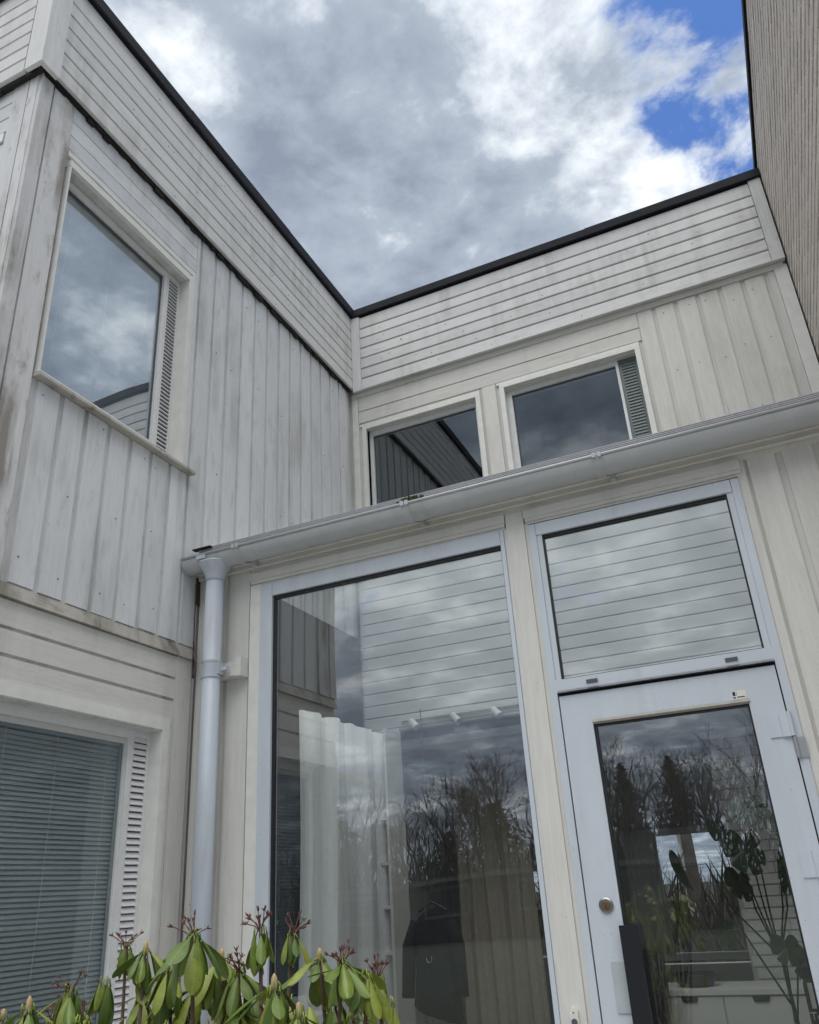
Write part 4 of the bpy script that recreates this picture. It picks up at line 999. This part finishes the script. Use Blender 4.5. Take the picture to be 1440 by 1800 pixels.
for (x, y, z, kind, small) in W:
    n = 8 if small else 12
    ph = random.uniform(0, 6.28)
    for k in range(n):
        yaw = ph + k * 2.399 + jit(.25)
        pitch = R(random.uniform(48, 82)) if small else R(random.choice((random.uniform(0, 35), random.uniform(30, 68), random.uniform(50, 80))))
        c = Vector((x, y, z)) + Vector((-math.sin(yaw), math.cos(yaw), 0)) * 0.012 + Vector((0, 0, jit(.006)))
        place_leaf(c, yaw, pitch, jit(.35), random.uniform(.55, .88) if small else random.uniform(.62, 1.04), random.choice(lms[2:] if small else lms[:4]))
    top = Vector((x, y, z))
    b0 = Vector((-1.12 + (x + 1.12) * .25 + jit(.05), 1.50 + (y - 1.5) * .25 + jit(.04), 0.05))
    m1 = b0.lerp(top, .5) + Vector((jit(.04), jit(.04), 0)); m2 = b0.lerp(top, .82) + Vector((jit(.03) + (x + 1.12) * .12, jit(.03), -.02))
    stems.tube([b0, m1, m2, top], [.013, .008, .0045, .003], 6)
    if kind == 'b':
        s = random.uniform(.8, 1.15)
        part('bud', MB().lathe([(.003, 0), (.0052 * s, .006), (.0056 * s, .012), (.0045 * s, .022), (.0008, .026 * s)], (x, y, z), 8), 'bud', rh, smooth=True)
    elif kind == 'f':
        trs = MB()
        for q in range(random.randint(7, 11)):
            d = Vector((random.gauss(0, .55), random.gauss(0, .55), random.uniform(.5, 1.2))).normalized()
            e = top + d * random.uniform(.022, .048)
            mid = top + d * .015 + Vector((jit(.003), jit(.003), .004))
            trs.tube([top, mid, e], [.0014, .0010, .0009], 4)
            for r_ in range(5):
                dd = (d * .8 + Vector((jit(.9), jit(.9), jit(.6)))).normalized()
                trs.tube([e - d * .002, e + dd * random.uniform(.004, .009)], [.0018, .0005], 4)
        part('flower_truss', trs, 'truss', rh)
part('stem', stems, 'stem_bark', rh, smooth=True)
# lower foliage below the frame: one joined part
for _ in range(520):
    a = random.uniform(0, 6.28); r_ = random.uniform(.1, .40); z = (1.405 - .10 * max(0, -(r_ * 1.05 * math.cos(a)) - .1)) - 1.0 * random.random() ** 1.7
    M = Matrix.Translation((-1.12 + r_ * 1.05 * math.cos(a), 1.5 + r_ * .8 * math.sin(a), z)) @ Matrix.Rotation(random.uniform(0, 6.28), 4, 'Z') @ Matrix.Rotation(-R(random.uniform(20, 75)), 4, 'X')
    add_leaf(low, random.choice(lms), M)
part('lower_foliage', low, 'rhododendron_leaf', rh, smooth=True, kind='stuff')

# ------------------------------------------------------------------ behind the viewpoint (shows in the panes): garage, trees, scrub
ga = thing('garage', 'low dark garage with a pale roof edge, mirrored in the panes', 'garage', (-11, -24, 0))
part('wall', B(-22, -3, -27, -22.2, -0.02, 1.9), 'garage_wall', ga)
part('fascia', B(-22.3, -2.7, -27.3, -21.9, 1.9, 2.05), 'garage_paint', ga)
part('roof', B(-22.2, -2.8, -27.2, -22.0, 2.051, 2.1), 'roof_felt', ga)
for gx in (-19, -15.5, -12, -8.5, -5.2):
    wi = part('window', MB().box(gx - .9, gx + .9, -22.2, -22.14, .75, 1.75), 'garage_paint', ga)
    part('pane', B(gx - .8, gx + .8, -22.139, -22.13, .85, 1.65), 'gasket', wi)


def bare_tree(height, seed, spread=0.5, twig=5):
    rnd = random.Random(seed); t = MB()
    def grow(p, d, ln, r, lev):
        q = p + d * ln * .5 + Vector((rnd.gauss(0, .04), rnd.gauss(0, .04), 0)) * ln; e = p + d * ln + Vector((rnd.gauss(0, .06), rnd.gauss(0, .06), .03)) * ln
        t.tube([p, q, e], [r, r * .8, r * .62], 5 if lev < 2 else 3, cap=False)
        if lev >= twig: return
        for k in range(rnd.choice((2, 3, 3)) if lev else rnd.choice((3, 4))):
            a = rnd.uniform(0, 6.28); sp = spread * rnd.uniform(.6, 1.4)
            u = d.cross(Vector((0, 0, 1)) if abs(d.z) < .95 else Vector((1, 0, 0))).normalized(); v = d.cross(u)
            nd = (d * math.cos(sp) + (u * math.cos(a) + v * math.sin(a)) * math.sin(sp) + Vector((0, 0, .12))).normalized()
            st = p.lerp(e, rnd.uniform(.55, 1.0))
            grow(st, nd, ln * rnd.uniform(.6, .85), max(r * .55, .008), lev + 1)
    grow(Vector((0, 0, 0)), Vector((0, 0, 1)), height * .30, height * .018, 0)
    return t
def split_tree(t, ncut): return t
proto = []
for sd_ in (3, 11, 27):
    t = bare_tree(9.5, sd_, .48, 6)
    proto.append(t.mesh('crown', 'bark'))
birch = bare_tree(9.0, 41, .30, 5).mesh('crown', 'birch_bark')
def conifer(h, seed):
    rnd = random.Random(seed); t = MB()
    for k in range(2600):
        f = rnd.random() ** 1.2 * .97; z = h * (.08 + .86 * f); fr = 1 - f
        prof = (fr ** .75) if seed % 2 else min(1, fr * 3.2) ** .7 * (.45 + .55 * min(1, f * 1.8))
        a = rnd.uniform(0, 6.28); rr = (.27 * h * prof + .10) * rnd.uniform(.2, 1.12) * (.82 + .22 * math.sin(z * 2.3 + 2 * a + seed) + .15 * math.sin(5 * a + z)); wd = rnd.uniform(.05, .14); ln = rnd.uniform(.3, .8)
        ca, sa = math.cos(a), math.sin(a); r0 = max(0, rr - ln); dz = -ln * rnd.uniform(.0, .7); i = len(t.v)
        t.v += [(ca * r0, sa * r0, z), (ca * rr * .9 - sa * wd, sa * rr * .9 + ca * wd, z + dz * .6), (ca * rr, sa * rr, z + dz), (ca * rr * .85 + sa * wd, sa * rr * .85 - ca * wd, z + dz * .9)]
        t.f += [(i, i + 1, i + 2), (i, i + 2, i + 3)]
    return t.mesh('crown', 'needles')
con = [conifer(10, 5), conifer(10, 8)]
trunk_me = MB().tube([(0, 0, 0), (0, 0, 3)], [.16, .11], 8).mesh('trunk', 'bark')
def tree(name, label, x, y, me, s, group):
    tr_ = thing(name, label, 'tree', (x, y, -.02), group)
    c = inst('crown', me, (x, y, -.02), tr_, rot=(0, 0, random.uniform(0, 6.28)), scale=(s, s, s * random.uniform(.95, 1.1)))
    inst('trunk', trunk_me, (x, y, -.02), tr_, scale=(s, s, s))
GT = 'trees across the lawn, mirrored in the panes'
for i in range(38):
    x = -31 + i * 1.2 + jit(.9); y = -38 + jit(5)
    tree('bare_tree', 'bare leafless tree across the lawn, mirrored in the panes', x, y, random.choice(proto), random.uniform(.72, 1.0), GT)
for x, y, s in ((-16.6, -42, .70), (-20.0, -43, .58), (-8.4, -42, .84), (-5.8, -44, .80), (-26, -38, .8), (6, -37, .9)):
    tree('conifer', 'dark conifer across the lawn, mirrored in the panes', x, y, con[1] if x < -10 else con[0], s, 'conifers across the lawn, mirrored in the panes')
tree('tall_tree', 'tall slender tree above the others, mirrored in the tall window', -15.3, -39, proto[0], 1.12, GT)
for i in range(6):
    tree('birch', 'white birch behind the house, seen through the far window', -3.4 + i * .55 + jit(.2), 16.5 + jit(1.8), birch, .8, 'birches behind the house')
# scrub along the lawn edge
def twigs(n, x0, x1, y0, y1, hs, seed):
    t = MB(); rnd = random.Random(seed)
    for k in range(n):
        x, y = rnd.uniform(x0, x1), rnd.uniform(y0, y1); z = abs(rnd.gauss(0, hs)); ln = rnd.uniform(.4, 1.3); a = rnd.uniform(0, 6.28); lean = rnd.uniform(.05, .9); wd = rnd.uniform(.012, .05)
        ex, ey, ez = x + ln * lean * math.cos(a), y + ln * lean * math.sin(a), z + ln
        i = len(t.v); t.v += [(x - wd, y, z), (x + wd, y, z), (ex, ey, ez)]; t.f.append((i, i + 1, i + 2))
    return t
part('undergrowth', twigs(26000, -42, 20, -37, -28, 1.7, 4), 'scrub', kind='stuff')
part('undergrowth', twigs(4500, -8, 4, 13.0, 16, .45, 5), 'scrub', kind='stuff')
bpy.context.view_layer.update()
